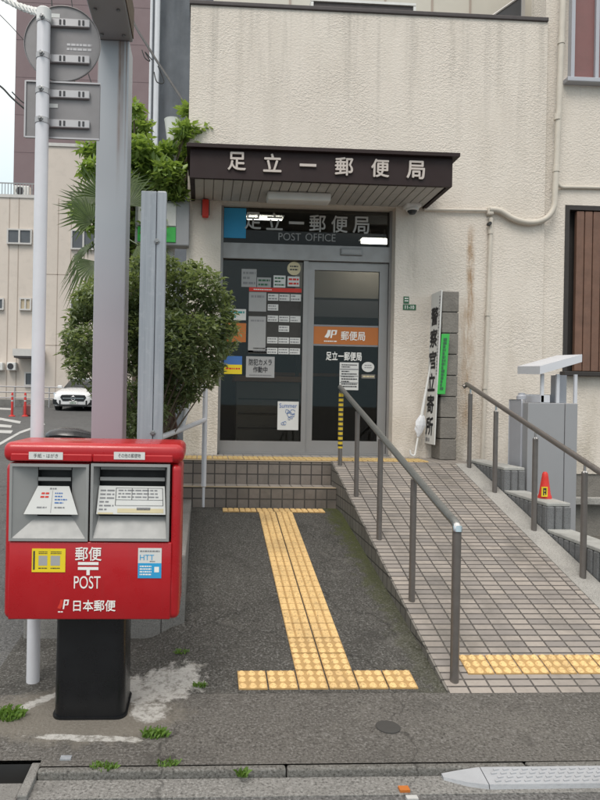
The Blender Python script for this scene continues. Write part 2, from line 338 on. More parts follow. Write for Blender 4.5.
# ------------------------------------------------------------------ mesh builder
class MB:
    def __init__(s): s.b = bmesh.new()
    def box(s, x0, x1, y0, y1, z0, z1, bev=0., seg=2):
        r = bmesh.ops.create_cube(s.b, size=1, matrix=Matrix.Translation(((x0 + x1) / 2, (y0 + y1) / 2, (z0 + z1) / 2)) @ Matrix.Diagonal((abs(x1 - x0), abs(y1 - y0), abs(z1 - z0), 1)))
        if bev:
            es = list({e for v in r['verts'] for e in v.link_edges})
            bmesh.ops.bevel(s.b, geom=es, offset=bev, segments=seg, profile=.5, affect='EDGES')
        return s
    def tube(s, pts, r, seg=10, cap=True):
        pts = [Vector(p) for p in pts]; rs = r if isinstance(r, (list, tuple)) else [r] * len(pts)
        rings = []; up = None
        for i, p in enumerate(pts):
            d = (pts[min(i + 1, len(pts) - 1)] - pts[max(i - 1, 0)]).normalized()
            if up is None: up = d.orthogonal().normalized()
            up = (up - d * up.dot(d)).normalized(); sd_ = d.cross(up)
            rings.append([s.b.verts.new(p + (up * math.cos(2 * math.pi * k / seg) + sd_ * math.sin(2 * math.pi * k / seg)) * rs[i]) for k in range(seg)])
        for a, b_ in zip(rings, rings[1:]):
            for k in range(seg): s.b.faces.new((a[k], a[(k + 1) % seg], b_[(k + 1) % seg], b_[k]))
        if cap:
            s.b.faces.new(rings[0][::-1]); s.b.faces.new(rings[-1])
        return s
    def lathe(s, prof, c, seg=20, axis='Z'):
        c = Vector(c); rings = []
        for r_, h in prof:
            ring = []
            for k in range(seg):
                a = 2 * math.pi * k / seg
                p = (r_ * math.cos(a), r_ * math.sin(a), h)
                if axis == 'Y': p = (p[0], p[2], p[1])
                if axis == 'X': p = (p[2], p[0], p[1])
                ring.append(s.b.verts.new(c + Vector(p)))
            rings.append(ring)
        for a, b_ in zip(rings, rings[1:]):
            for k in range(seg): s.b.faces.new((a[k], a[(k + 1) % seg], b_[(k + 1) % seg], b_[k]))
        s.b.faces.new(rings[0]); s.b.faces.new(rings[-1])
        return s
    def poly(s, pts):
        s.b.faces.new([s.b.verts.new(Vector(p)) for p in pts]); return s
    def prism(s, pts, d):
        d = Vector(d); a = [s.b.verts.new(Vector(p)) for p in pts]; b_ = [s.b.verts.new(Vector(p) + d) for p in pts]
        s.b.faces.new(a); s.b.faces.new(b_[::-1]); n = len(a)
        for i in range(n): s.b.faces.new((a[i], b_[i], b_[(i + 1) % n], a[(i + 1) % n]))
        return s
    def loft(s, rings, closed=True, cap=True):
        rs = [[s.b.verts.new(Vector(p)) for p in r_] for r_ in rings]
        n = len(rs[0])
        for a, b_ in zip(rs, rs[1:]):
            for k in range(n if closed else n - 1): s.b.faces.new((a[k], a[(k + 1) % n], b_[(k + 1) % n], b_[k]))
        if cap and closed: s.b.faces.new(rs[0][::-1]); s.b.faces.new(rs[-1])
        return s
    def sheet(s, x0, x1, y0, y1, f, n=20, m=20):
        g = [[s.b.verts.new((x0 + (x1 - x0) * i / n, y0 + (y1 - y0) * j / m, f(x0 + (x1 - x0) * i / n, y0 + (y1 - y0) * j / m))) for i in range(n + 1)] for j in range(m + 1)]
        for j in range(m):
            for i in range(n): s.b.faces.new((g[j][i], g[j][i + 1], g[j + 1][i + 1], g[j + 1][i]))
        return s
    def bars(s, items, plane):                  # little printed rectangles (u0,u1,v0,v1) mapped by plane(u,v)
        for u0, u1, v0, v1 in items: s.poly([plane(u0, v0), plane(u1, v0), plane(u1, v1), plane(u0, v1)])
        return s
    def build(s, name, mat, parent=None, loc=None, smooth=False, angle=35, norm=True):
        if norm: bmesh.ops.recalc_face_normals(s.b, faces=s.b.faces)
        me = bpy.data.meshes.new(name)
        off = WL[parent.name] if parent else (Vector(loc) if loc is not None else Vector((0, 0, 0)))
        bmesh.ops.translate(s.b, vec=-off, verts=s.b.verts)
        s.b.to_mesh(me); s.b.free()
        o = bpy.data.objects.new(name, me); COL.objects.link(o)
        me.materials.append(MATS[mat] if isinstance(mat, str) else mat)
        if parent: o.parent = parent
        else: o.location = off
        WL[o.name] = off
        if smooth:
            me.polygons.foreach_set('use_smooth', [True] * len(me.polygons))
            try: me.set_sharp_from_angle(angle=R(angle))
            except Exception: pass
        return o
WL = {}
def tag(o, label=None, cat=None, group=None, kind=None):
    if label: o['label'] = label
    if cat: o['category'] = cat
    if group: o['group'] = group
    if kind: o['kind'] = kind
    return o
def thing(name, label, cat, loc=(0, 0, 0), group=None):
    o = bpy.data.objects.new(name, None); COL.objects.link(o); o.location = loc; o.empty_display_size = .1
    WL[o.name] = Vector(loc); return tag(o, label, cat, group)
def struct(mb, name, mat, **k): return tag(mb.build(name, mat, **k), kind='structure')
def dup(root, delta, label=None):
    d = Vector(delta); r = root.copy(); COL.objects.link(r); r.location = root.location + d; WL[r.name] = WL[root.name] + d
    if label: r['label'] = label
    for ch in list(root.children):
        c = ch.copy(); COL.objects.link(c); c.parent = r; WL[c.name] = WL[r.name]
        for g in list(ch.children):
            e = g.copy(); COL.objects.link(e); e.parent = c; WL[e.name] = WL[r.name]
    return r
def pY(Y): return lambda u, v: (u, Y, v)
def pXneg(X): return lambda u, v: (X, -u, v)          # face looking towards -X, u runs towards the camera

_tc = {}
def text_mesh(s, bold=0.):
    cu = bpy.data.curves.new('lettering', 'FONT'); cu.body = s; cu.size = 1; cu.offset = bold; cu.resolution_u = 4
    o = bpy.data.objects.new('lettering', cu); COL.objects.link(o)
    dg = bpy.context.evaluated_depsgraph_get(); dg.update()
    me = bpy.data.meshes.new_from_object(o.evaluated_get(dg)); bpy.data.objects.remove(o); bpy.data.curves.remove(cu)
    return me
def lettering(name, s, rc, plane, mat, parent, bold=0., depth=0., out_=(0, -1, 0), fit=True, loc=None):
    me = text_mesh(s, 0); u0, u1, v0, v1 = rc
    b = bmesh.new(); b.from_mesh(me); bpy.data.meshes.remove(me)
    xs = [v.co.x for v in b.verts]; ys = [v.co.y for v in b.verts]
    ax, bx_, ay, by_ = min(xs), max(xs), min(ys), max(ys)
    sx = (u1 - u0) / (bx_ - ax); sy = (v1 - v0) / max(1e-6, by_ - ay)
    if not fit: sx = sy = min(sx, sy)
    cu, cv = (u0 + u1) / 2, (v0 + v1) / 2
    layer = {v: 0 for v in b.verts}
    if bold:
        src = list(b.faces)
        for k, (dx, dy) in enumerate(((bold, 0), (-bold, 0), (0, bold), (0, -bold))):
            r = bmesh.ops.duplicate(b, geom=src)
            for e in r['geom']:
                if isinstance(e, bmesh.types.BMVert): e.co.x += dx; e.co.y += dy; layer[e] = k + 1
    for v in b.verts:
        v.co = Vector(plane(cu + (v.co.x - (ax + bx_) / 2) * sx, cv + (v.co.y - (ay + by_) / 2) * sy)) + Vector(out_) * (.00025 * layer[v])
    if depth:
        r = bmesh.ops.extrude_face_region(b, geom=list(b.faces))
        bmesh.ops.translate(b, vec=Vector(out_) * depth, verts=[e for e in r['geom'] if isinstance(e, bmesh.types.BMVert)])
    m = MB(); m.b.free(); m.b = b
    return m.build(name, mat, parent, loc=loc)
def scribble(rc, rows, fill=.8, seed=1, lw=.45, brk=True):
    rnd = random.Random(seed); u0, u1, v0, v1 = rc; it = []
    for r_ in range(rows):
        v = v1 - (v1 - v0) * (r_ + .5) / rows; h = (v1 - v0) / rows * lw / 2; u = u0; end = u0 + (u1 - u0) * (fill if rnd.random() < .7 else fill * rnd.uniform(.5, .9))
        while u < end:
            wv = rnd.uniform(.6, 2.2) * h * 2 if brk else end - u
            it.append((u, min(end, u + wv), v - h, v + h)); u += wv + h * .7
    return it

# ================================================================== THE SETTING
YW = 6.85                      # wall face
YA, ZA, SL = 3.18, .032, .291  # foot of the ramp, its slope
def street_z(y): return .03 + .0388 * max(0, y - 3.2)
def path_z(x, y):
    full = .035 + .187 * max(0, min(y, 5.72) - 3.22); side = .02 + .05 * max(0, min(y, 4.2) - 3.0)
    k = min(1, max(0, (x + .32) / .24)); k = k * k * (3 - 2 * k)
    if y < 3.22: return .01 + .025 * max(0, (y - 2.63) / .6)
    return side * (1 - k) + full * k if y > 3.3 else full + (side - full) * (1 - k)
struct(MB().poly([(-300, -200, -.14), (300, -200, -.14), (300, 400, -.14), (-300, 400, -.14)]), 'ground', 'ground earth')
struct(MB().sheet(-60, 60, -40, 2.45, lambda x, y: -.026, 4, 4), 'road', asp_road)
struct(MB().box(-.66, 9, 2.45, 2.571, -.12, -.022), 'gutter', asphalt('gutter concrete', (.2, .195, .185), .1))
struct(MB().sheet(-1.06, 9, 2.656, 3.19, lambda x, y: path_z(min(x, 1.2), y), 60, 6), 'sidewalk', asp_side)
struct(MB().sheet(-1.06, 1.285, 3.19, 6.2, lambda x, y: path_z(x, y) - .003, 48, 60), 'path', asp_path)
def ring(x0, x1, y0, y1, z0, z1): return MB().box(x0, x1, y0, y1, z0, z1)
m = MB(); x = -.63
while x < 8.5:
    m.box(x, x + .995, 2.576, 2.612, -.12, .011 + random.uniform(-.002, .002), .01, 3); x += 1.0
struct(m, 'kerb', asphalt('kerb concrete', (.135, .13, .12), .08, .3), smooth=True)
struct(MB().sheet(-.632, 9, 2.611, 2.656, lambda x, y: path_z(min(x, 1.2), 2.656), 60, 1), 'sidewalk', asp_side)
m = MB()
m.b.faces.new([m.b.verts.new(p) for p in ((-60, 2.455, -.03), (-1.06, 2.635, .006), (-1.06, 75, street_z(75)), (-60, 75, street_z(75)))])
m.b.free(); m = MB().sheet(-60, -1.055, 2.66, 75, lambda x, y: street_z(y) - .03 * max(0, min(1, (2.9 - y) / .24)), 10, 120)
struct(m, 'side_street', asp_street)
struct(MB().box(2.9, 9, 3.19, 7.5, -.1, .06), 'yard', 'ground earth')
# painted lines of the side street
def st(px, py, up=.006):
    p = onS(px, py, .03, 3.2, .0388); return (p.x, p.y, p.z + up)
for quad in (((-6, 407.5), (13, 408.5), (13, 410.2), (-6, 409.5)), ((-4, 417), (21, 421.5), (20, 423.8), (-4, 419.5)), ((-4, 424), (12, 425.4), (11, 428), (-4, 426.8)),
             ((-4, 430), (13, 430.6), (11, 433.6), (-4, 433)), ((-6, 446), (20, 431.5), (44, 423.4), (45, 424.8), (20, 433.8), (-6, 449))):
    struct(MB().poly([st(*q) for q in quad]), 'road_marking', 'marking white')

def pz(px, py):
    p = onZ(px, py, .03)
    return Vector((p.x, p.y, path_z(p.x, p.y)))
# worn mortar left flush in the asphalt round the post box foot
def mortar_in(m):
    t = m.node_tree; b = t.nodes['Principled BSDF']; src = b.inputs['Base Color'].links[0].from_socket
    g = nn(t, 'ShaderNodeNewGeometry'); P = g.outputs['Position']; best = None
    wob = noise(t, P, 13, 8, .68)
    def ell(cx, cy, rx, ry, ang):
        mp = nn(t, 'ShaderNodeMapping', vector_type='TEXTURE'); mp.inputs['Location'].default_value = (cx, cy, 0); mp.inputs['Rotation'].default_value = (0, 0, ang); mp.inputs['Scale'].default_value = (rx, ry, 1e4)
        t.links.new(P, mp.inputs[0]); l = nn(t, 'ShaderNodeVectorMath', operation='LENGTH'); t.links.new(mp.outputs[0], l.inputs[0]); return l.outputs['Value']
    for (pa, pb, ry) in (((120, 703), (202, 674), .17), ((112, 690), (150, 682), .11), ((10, 713), (62, 692), .035), ((26, 733), (146, 737), .026), ((128, 714), (172, 706), .09)):
        A, B = pz(*pa), pz(*pb); C = (A + B) / 2; v = ell(C.x, C.y, (A - B).length / 2, ry, math.atan2(B.y - A.y, B.x - A.x))
        if best is None: best = v
        else:
            mn = nn(t, 'ShaderNodeMath', operation='MINIMUM'); t.links.new(best, mn.inputs[0]); t.links.new(v, mn.inputs[1]); best = mn.outputs[0]
    ad = nn(t, 'ShaderNodeMath', operation='MULTIPLY_ADD'); t.links.new(wob, ad.inputs[0]); ad.inputs[1].default_value = 1.9; t.links.new(best, ad.inputs[2])
    k = ramp01(t, ad.outputs[0], 1.96, 1.74)
    mc = mix(t, noise(t, P, 60, 4), (.3, .29, .275), (.52, .51, .485)); mc = mix(t, ramp01(t, noise(t, P, 24, 6, .7), .48, .62, 0, .85), mc, (.17, .16, .14))
    A = pz(84, 712); pd = ell(A.x, A.y, .5, .27, 0); pad = nn(t, 'ShaderNodeMath', operation='MULTIPLY_ADD'); t.links.new(wob, pad.inputs[0]); pad.inputs[1].default_value = .9; t.links.new(pd, pad.inputs[2])
    c = mix(t, ramp01(t, pad.outputs[0], 1.5, 1.2, 0, .6), src, (.2, .18, .15))
    c = mix(t, k, c, mc); t.links.new(c, b.inputs['Base Color'])
mortar_in(asp_side); mortar_in(asp_path)
# ================================================================== POST OFFICE BUILDING
def wall_holes(mb, xs0, xs1, z0, z1, holes, y0, y1):
    xs = sorted({xs0, xs1, *[h[0] for h in holes], *[h[1] for h in holes]}); zs = sorted({z0, z1, *[h[2] for h in holes], *[h[3] for h in holes]})
    xs = [x for x in xs if xs0 <= x <= xs1]; zs = [z for z in zs if z0 <= z <= z1]
    solid = lambda i, j: 0 <= i < len(xs) - 1 and 0 <= j < len(zs) - 1 and not any(h[0] - 1e-6 <= xs[i] and xs[i + 1] <= h[1] + 1e-6 and h[2] - 1e-6 <= zs[j] and zs[j + 1] <= h[3] + 1e-6 for h in holes)
    for i in range(len(xs) - 1):
        for j in range(len(zs) - 1):
            if not solid(i, j): continue
            a, b, c, d = xs[i], xs[i + 1], zs[j], zs[j + 1]
            mb.poly([(a, y0, c), (b, y0, c), (b, y0, d), (a, y0, d)]); mb.poly([(a, y1, c), (a, y1, d), (b, y1, d), (b, y1, c)])
            if not solid(i - 1, j): mb.poly([(a, y0, c), (a, y0, d), (a, y1, d), (a, y1, c)])
            if not solid(i + 1, j): mb.poly([(b, y0, c), (b, y1, c), (b, y1, d), (b, y0, d)])
            if not solid(i, j - 1): mb.poly([(a, y0, c), (a, y1, c), (b, y1, c), (b, y0, c)])
            if not solid(i, j + 1): mb.poly([(a, y0, d), (b, y0, d), (b, y1, d), (a, y1, d)])
    bmesh.ops.remove_doubles(mb.b, verts=mb.b.verts, dist=1e-5)
    return mb
XL = -.2; XP = onY(548, 22, YW).x; ZP = 5.71
DX0, DX1, DZ0, DZ1 = .165, 2.06, .915, 3.62       # entrance opening
w_lo = rect(566, 205, 640, 372, YW); w_up = rect(571, -60, 640, 80, YW)
bld = thing('post_office_building', 'cream stucco two storey post office behind the ramp, with dark brown entrance canopy', 'building', (1.9, YW, .0))
wall_holes(MB(), XL, XP, .3, ZP, [(DX0, DX1, .3, DZ1)], YW, YW + .32).build('wall', stucco, bld)
wall_holes(MB(), XP, 7.5, .75, 8.2, [w_lo, w_up], YW + .045, YW + .365).build('wall', stucco, bld)
MB().box(XL, XL + .25, YW + .322, 15, .3, ZP).build('wall', stucco, bld)
m = MB(); m.box(XL - .015, XP, YW - .02, YW + .34, ZP, ZP + .045, .008); m.build('coping', 'coping dark', bld)
m = MB(); m.box(XP, 7.5, YW + .06, YW + .34, -.1, .75); m.build('foundation', 'stone block', bld)
MB().box(3.2, 7.5, YW - .05, YW + .03, .42, .5, .01).build('ledge', 'concrete', bld)
# balcony recess behind the parapet
m = MB(); m.box(XL + .25, 7.5, 8.3, 8.5, 3.85, 8.6); m.build('balcony_wall', 'balcony panel', bld)
m = MB()
for px in (290, 340, 385, 432, 470): m.box(onY(px, 5, 8.3).x - .012, onY(px, 5, 8.3).x + .012, 8.285, 8.299, 4, 8.6)
m.build('panel_joint', 'beige joint', bld)
MB().box(XL + .25, 7.4, YW + .33, 8.3, 3.84, 3.86).build('balcony_floor', 'concrete', bld)
a = onY(487, 20, 8.0); b = onY(525, -5, 8.0)
Y8 = 7.9; q3 = [onY(488, 19, Y8), onY(521, -4, Y8), onY(521, 22, Y8)]
wn = MB().prism([tuple(q_) for q_ in q3], (0, .05, 0)).build('window', 'window dark', bld)
m = MB(); m.tube([q3[0], q3[1]], .014, 6); m.build('stay', 'window frame', wn)
MB().box(q3[1].x + .004, q3[1].x + .045, Y8 - .02, Y8 + .06, 3.87, 7.4).build('window_frame', 'window frame', bld)
# vent grille standing on the balcony, just above the parapet
r_ = rect(311, 4, 416, 10, 7.6)
vt = thing('balcony_shelf', 'dark louvred shelf unit showing above the parapet on the balcony', 'shelf', ((r_[0] + r_[1]) / 2, 7.6, 3.86))
m = MB(); m.box(r_[0], r_[1], 7.6, 7.75, r_[3] + .01, r_[3] + .04); m.box(r_[0], r_[0] + .03, 7.6, 7.75, 3.86, r_[3]); m.box(r_[1] - .03, r_[1], 7.6, 7.75, 3.86, r_[3]); m.build('frame', 'lamp white', vt)
m = MB(); m.box(r_[0] + .04, r_[1] - .04, 7.62, 7.73, 3.9, r_[3]); m.build('louvre', 'coping dark', vt)
# right windows
def shut_window(rc, framemat, panmat, slat, label_):
    f = MB(); t_ = .05
    f.box(rc[0], rc[0] + t_, YW + .04, YW + .12, rc[2], rc[3]); f.box(rc[0] + t_, rc[1], YW + .04, YW + .12, rc[3] - t_, rc[3])
    f.box(rc[0] - .03, rc[1] + .03, YW - .05, YW + .13, rc[2] - .05, rc[2] - .002, .006)
    wi = f.build('window', framemat, bld)
    m = MB(); x = rc[0] + slat
    while x < rc[1]:
        m.box(x, x + .085, YW + .05, YW + .1, rc[2] + .01, rc[3] - t_ - .01, .006); x += .095
    m.build('shutter', panmat, wi)
    MB().box(rc[0] + .002, rc[1] - .002, YW + .16, YW + .2, rc[2] + .002, rc[3] - .002).build('recess', 'dark recess', wi)
shut_window(w_lo, 'dark recess', 'brown shutter', .14, '')
f = MB(); rc = w_up
f.box(rc[0], rc[0] + .04, YW - .02, YW + .1, rc[2], rc[3]); f.box(rc[0] - .05, rc[1], YW - .05, YW + .1, rc[2] - .05, rc[2] - .002, .006); f.box(rc[0] + .3, rc[0] + .34, YW + .02, YW + .1, rc[2], rc[3])
wi = f.build('window', 'cabinet light', bld)
MB().box(rc[0] + .041, rc[0] + .298, YW + .05, YW + .08, rc[2] + .002, rc[3] - .002).build('panel', 'mauve panel', wi)
MB().box(rc[0] + .342, rc[1], YW + .04, YW + .07, rc[2] + .002, rc[3] - .002).build('panel', 'mauve panel', wi)
# interior room
m = MB(); m.box(.0, 5.5, 10.6, 10.7, .9, 3.8); m.box(5.5, 5.6, YW + .35, 10.6, .9, 3.8); m.build('room_wall', 'interior wall', bld)
MB().box(.05, 5.5, YW + .33, 10.6, .82, .905).build('room_floor', 'interior floor', bld)
MB().box(.05, 5.5, YW + .33, 10.6, 3.72, 3.8).build('room_ceiling', 'interior wall', bld)
# entrance canopy
CXL, CXR, CYF, CZ0, CZ1 = -.16, 2.39, 6.12, 3.615, 3.89
cp = thing('entrance_canopy', 'dark brown canopy over the entrance with pale raised post office lettering', 'canopy', ((CXL + CXR) / 2, YW, CZ0))
m = MB(); m.box(CXL, CXR, CYF, CYF + .04, CZ0, CZ1); m.box(CXL, CXL + .04, CYF + .04, YW, CZ0, CZ1); m.box(CXR - .04, CXR, CYF + .04, YW, CZ0, CZ1); m.build('fascia', 'canopy brown', cp)
m = MB(); m.prism([(CXL - .035, YW, CZ1 + .002), (CXR + .055, YW, CZ1 + .002), (CXR + .055, CYF - .05, CZ1 + .002), (CXL - .035, CYF - .05, CZ1 + .002)], (0, 0, .035)); m.build('cap', 'canopy brown', cp)
m = MB(); y = CYF + .042
x = CXL + .045
while x < CXR - .05:
    x2 = min(x + .095, CXR - .042); m.box(x, x2 - .008, CYF + .042, YW - .004, CZ0 + .012, CZ0 + .03, .002, 1); x += .095
m.box(CXL + .045, CXR - .045, CYF + .042, YW - .004, CZ0 + .031, CZ0 + .05)
m.build('soffit', 'soffit panel', cp)
for i, ch in enumerate('足立一郵便局'):
    px0 = (228, 263.5, 299, 335, 371, 406.5)[i]; py = 152 + i * 1.75
    rc = rect(px0, py + 1, px0 + 17.5, py + 18.5, CYF) if ch != '一' else rect(px0 + .5, py + 9, px0 + 17, py + 11.6, CYF)
    if ch == '一': MB().box(rc[0], rc[1], CYF - .018, CYF - .001, rc[2], rc[3]).build('letter', 'letter beige', cp)
    else: lettering('letter', ch, rc, pY(CYF - .002), 'letter beige', cp, .018, .016)
m = MB(); m.box(.62, 1.27, 6.45, 6.62, CZ0 - .075, CZ0 + .01, .02, 3); m.build('ceiling_light', 'lamp white', cp, smooth=True)

# ---- entrance doors
YD = 7.02
def R2(x0, y0, x1, y1): return rect(x0, y0, x1, y1, YD)
dr = thing('entrance_door', 'grey aluminium glass entrance doors with dark transom window under the canopy', 'door', ((DX0 + DX1) / 2, YD, DZ0))
tr = rect(223.5, 207, 389, 246, YD)
lp = rect(225.5, 260, 301.5, 441, YD); rp = rect(313, 271, 378, 441, YD)
zt0 = tr[2]; zm = rect(225, 262, 300, 262, YD)[2]
m = MB()
m.box(DX0, tr[0], YD - .04, YD + .07, DZ0, DZ1); m.box(tr[1], DX1, YD - .04, YD + .07, DZ0, DZ1)
m.box(tr[0], tr[1], YD - .04, YD + .07, tr[3], DZ1 - .0); m.box(tr[0], tr[1], YD - .05, YD + .07, lp[3], tr[2])
m.box(lp[1] + .005, lp[1] + .055, YD - .03, YD + .06, DZ0 + .02, lp[3]); m.box(tr[0], lp[1] + .005, YD - .03, YD + .06, DZ0 + .02, lp[2])
m.box(tr[0], tr[1], YD - .06, YD + .1, DZ0, DZ0 + .019)
fr = m.build('door_frame', 'aluminium', dr)
MB().box(tr[0], lp[1] + .004, YD + .005, YD + .012, lp[2], lp[3]).build('fixed_pane', 'door glass', dr)
MB().box(tr[0], tr[1], YD + .005, YD + .012, tr[2], tr[3]).build('transom_pane', 'transom glass', dr)
m = MB(); x0 = lp[1] + .058; x1 = tr[1] - .004; zt = lp[3] - .006
m.box(x0, rp[0], YD - .012, YD + .028, DZ0 + .02, zt); m.box(rp[1], x1, YD - .012, YD + .028, DZ0 + .02, zt)
m.box(rp[0], rp[1], YD - .012, YD + .028, rp[3], zt); m.box(rp[0], rp[1], YD - .012, YD + .028, DZ0 + .02, rp[2])
sp_ = m.build('sliding_panel', 'aluminium', dr)
MB().box(rp[0], rp[1], YD + .005, YD + .011, rp[2], rp[3]).build('pane', 'door glass', sp_)
b_ = rect(312, 327, 378, 344.5, YD); MB().box(rp[0] + .001, rp[1] - .001, YD + .001, YD + .004, b_[2], b_[3]).build('orange_band', 'orange band', sp_)
m = MB(); m.box(rp[0] + .001, rp[1] - .001, YD + .001, YD + .004, b_[3] + .001, b_[3] + .02); m.box(rp[0] + .001, rp[1] - .001, YD + .001, YD + .004, b_[2] - .02, b_[2] - .001); m.build('band_edge', 'grey print', sp_)
lettering('lettering', '郵便局', rect(341, 331.5, 365, 340.5, YD), pY(YD - .0005), 'white print', sp_, .012)
# red-white monogram: slanted J block and P
jr = rect(324, 330, 337, 338, YD)
def mono(rc, plane, parent, mat, mat2):
    u0, u1, v0, v1 = rc; W_ = u1 - u0; H = v1 - v0; sh = .18 * W_
    sl = lambda u, v: plane(u0 + u * W_ + sh * v * .6, v0 + v * H)
    m = MB()
    m.poly([sl(.02, .1), sl(.3, .0), sl(.42, .3), sl(.42, 1), sl(.18, 1), sl(.16, .6)])
    m.build('emblem', mat, parent)
    m = MB(); m.poly([sl(.48, 0), sl(.6, 0), sl(.6, 1), sl(.48, 1)]); m.poly([sl(.6, .85), sl(.9, .85), sl(.9, 1), sl(.6, 1)]); m.poly([sl(.78, .5), sl(.9, .5), sl(.9, .85), sl(.78, .85)]); m.poly([sl(.6, .4), sl(.86, .4), sl(.9, .5), sl(.6, .5)])
    m.build('emblem', mat2, parent)
mono(jr, pY(YD - .0005), sp_, 'white print', 'white print')
MB().bars(scribble(rect(324, 340, 337, 342.5, YD), 1, 1, 3), pY(YD - .0005)).build('print', 'white print', sp_)
lettering('lettering', '足立一郵便局', rect(326, 352, 361.5, 360.5, YD), pY(YD - .0005), 'white print', sp_, .02)
b_ = rect(339.5, 250, 361, 256.5, YD); m = MB(); m.box(b_[0], b_[1], YD - .075, YD - .051, b_[2], b_[3], .004); sn = m.build('door_sensor', 'aluminium dark', dr)
MB().box(b_[0] + .015, b_[1] - .015, YD - .078, YD - .0755, b_[2] + .015, b_[3] - .015).build('lens', 'aluminium', sn)
# transom lettering
for i, ch in enumerate('足立一郵便局'):
    px0 = (245, 266.5, 288.5, 309.5, 331.5, 353)[i]; py = 211 + i * .9
    rc = rect(px0, py + 1.5, px0 + 16, py + 18, YD) if ch != '一' else rect(px0 + .5, py + 9, px0 + 15.5, py + 11.5, YD)
    if ch == '一': MB().box(rc[0], rc[1], YD - .006, YD + .002, rc[2], rc[3]).build('letter', 'transom letter', dr)
    else: lettering('letter', ch, rc, pY(YD + .002), 'transom letter', dr, .012, .006)
lettering('lettering', 'POST', rect(278.5, 233, 301, 240.5, YD), pY(YD + .002), 'paper shade', dr, 0, .003)
lettering('lettering', 'OFFICE', rect(305.5, 233.8, 335.5, 241.3, YD), pY(YD + .002), 'paper shade', dr, 0, .003)
b_ = rect(224, 208, 246, 238, YD); MB().box(b_[0], b_[1], YD + .001, YD + .0045, b_[2], b_[3]).build('blue_panel', 'cyan sticker', dr)
MB().box(DX0 + .02, DX1, 6.93, 6.975, DZ0 - .02, DZ0 + .012).build('sill', 'aluminium dark', dr)

# ---- ceiling lamps and furniture inside
for px0, px1, y, Yl, lab in ((247, 282, 218.5, 7.5, 'lit thin ceiling tube lamp inside, seen through the left of the transom'), (362, 392, 241, 8.1, 'lit bright ceiling lamp inside, seen at the right end of the transom')):
    p0 = onY(px0, y, Yl); p1 = onY(px1, y + .7, Yl)
    t_ = thing('ceiling_lamp', lab, 'lamp', ((p0.x + p1.x) / 2, Yl, p0.z))
    MB().box(p0.x, p1.x, Yl - (.06 if Yl > 8 else .02), Yl + (.06 if Yl > 8 else .02), p0.z - (.02 if Yl > 8 else .008), p0.z + (.02 if Yl > 8 else .008), .004).build('tube', 'tube light', t_)
    MB().box(p0.x - .02, p1.x + .02, Yl - .09, Yl + .09, p0.z + .022, p0.z + .035).build('housing', 'lamp white', t_)
    for x in (p0.x + .1, p1.x - .1): MB().tube([(x, Yl, p0.z + .03), (x, Yl, 3.72)], .008, 6).build('hanger', 'lamp white', t_)
ct = thing('service_counter', 'dark counter with brown wooden top inside the post office', 'counter', (2.2, 9.2, .905))
MB().box(.7, 4.4, 9.0, 9.5, .905, 1.85).build('body', 'interior dark', ct); MB().box(.66, 4.44, 8.95, 9.55, 1.852, 1.9, .01).build('top', 'interior wood', ct)
sh_ = thing('leaflet_rack', 'low brown topped leaflet rack behind the left door pane', 'rack', (.75, 7.7, .905))
m = MB(); m.box(.4, 1.15, 7.55, 7.9, .905, 1.72); m.build('body', 'interior wall', sh_)
m = MB()
for k in range(4): m.box(.42, 1.13, 7.53, 7.549, 1.0 + k * .17, 1.012 + k * .17)
m.build('shelf', 'interior dark', sh_); MB().box(.36, 1.19, 7.5, 7.94, 1.722, 1.79, .01).build('top', 'interior wood', sh_)

sc2 = thing('reflection_panel', 'pale panel added to imitate a street reflection, behind the sliding door', 'stand_in', (2.0, 8.5, .905))  # added panel; its pale and grey bands imitate a reflection in the door glass
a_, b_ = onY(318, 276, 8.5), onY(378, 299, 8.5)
MB().box(a_.x - .3, b_.x + .6, 8.5, 8.54, b_.z, a_.z + .2).build('upper_reflection', 'balcony panel', sc2)
MB().box(a_.x - .3, b_.x + .6, 8.5, 8.53, onY(378, 318, 8.5).z, b_.z - .03).build('lower_reflection', 'cabinet grey', sc2)
for x in (a_.x - .28, b_.x + .56): MB().box(x, x + .04, 8.5, 8.54, .905, b_.z - .002).build('added_panel_leg', 'interior dark', sc2)

# ---- notices on the glass
def notice(name, rc, mat, label, cat='poster', Y=YD + .003, group=None, t=.002):
    o = thing(name, label, cat, ((rc[0] + rc[1]) / 2, Y, rc[2]), group)
    MB().box(rc[0], rc[1], Y - t, Y, rc[2], rc[3]).build('sheet', mat, o)
    return o
def inset(rc, a, b, c, d):   # fractions u0,u1,v0,v1
    W_, H = rc[1] - rc[0], rc[3] - rc[2]; return (rc[0] + a * W_, rc[0] + b * W_, rc[2] + c * H, rc[2] + d * H)
PT = YD - .001
rc = R2(248.5, 292, 301, 354)
o = notice('fee_table', rc, 'interior dark', 'large price table with a red header bar on the left door pane', 'notice')
MB().box(rc[0], rc[1], YD - .001, YD + .0008, rc[3] + .001, rc[3] + .045).build('header', 'red print', o)
MB().bars(scribble((rc[0] + .05, rc[0] + .25, rc[3] + .012, rc[3] + .034), 1, 1, 5), pY(PT - .0006)).build('print', 'white print', o)
m = MB(); m.bars([inset(rc, 0, .33, .68, .99), inset(rc, 0, .33, .05, .6)], pY(PT - .0003)); m.build('column', 'paper shade', o)
m = MB(); it = []
for r_, (a, b) in enumerate(((.86, .97), (.7, .8), (.52, .62), (.36, .46), (.17, .27), (.0, .1))):
    for c_ in range(3):
        if (r_, c_) in ((1, 2), (3, 0), (1, 1), (3, 2)): continue
        it.append(inset(rc, .36 + c_ * .215, .36 + c_ * .215 + .2, a, b))
m.b.free()
for c_ in it: MB().box(c_[0], c_[1], PT - .0012, PT - .0003, c_[2], c_[3]).build('cell', 'white paper', o)
m = MB()
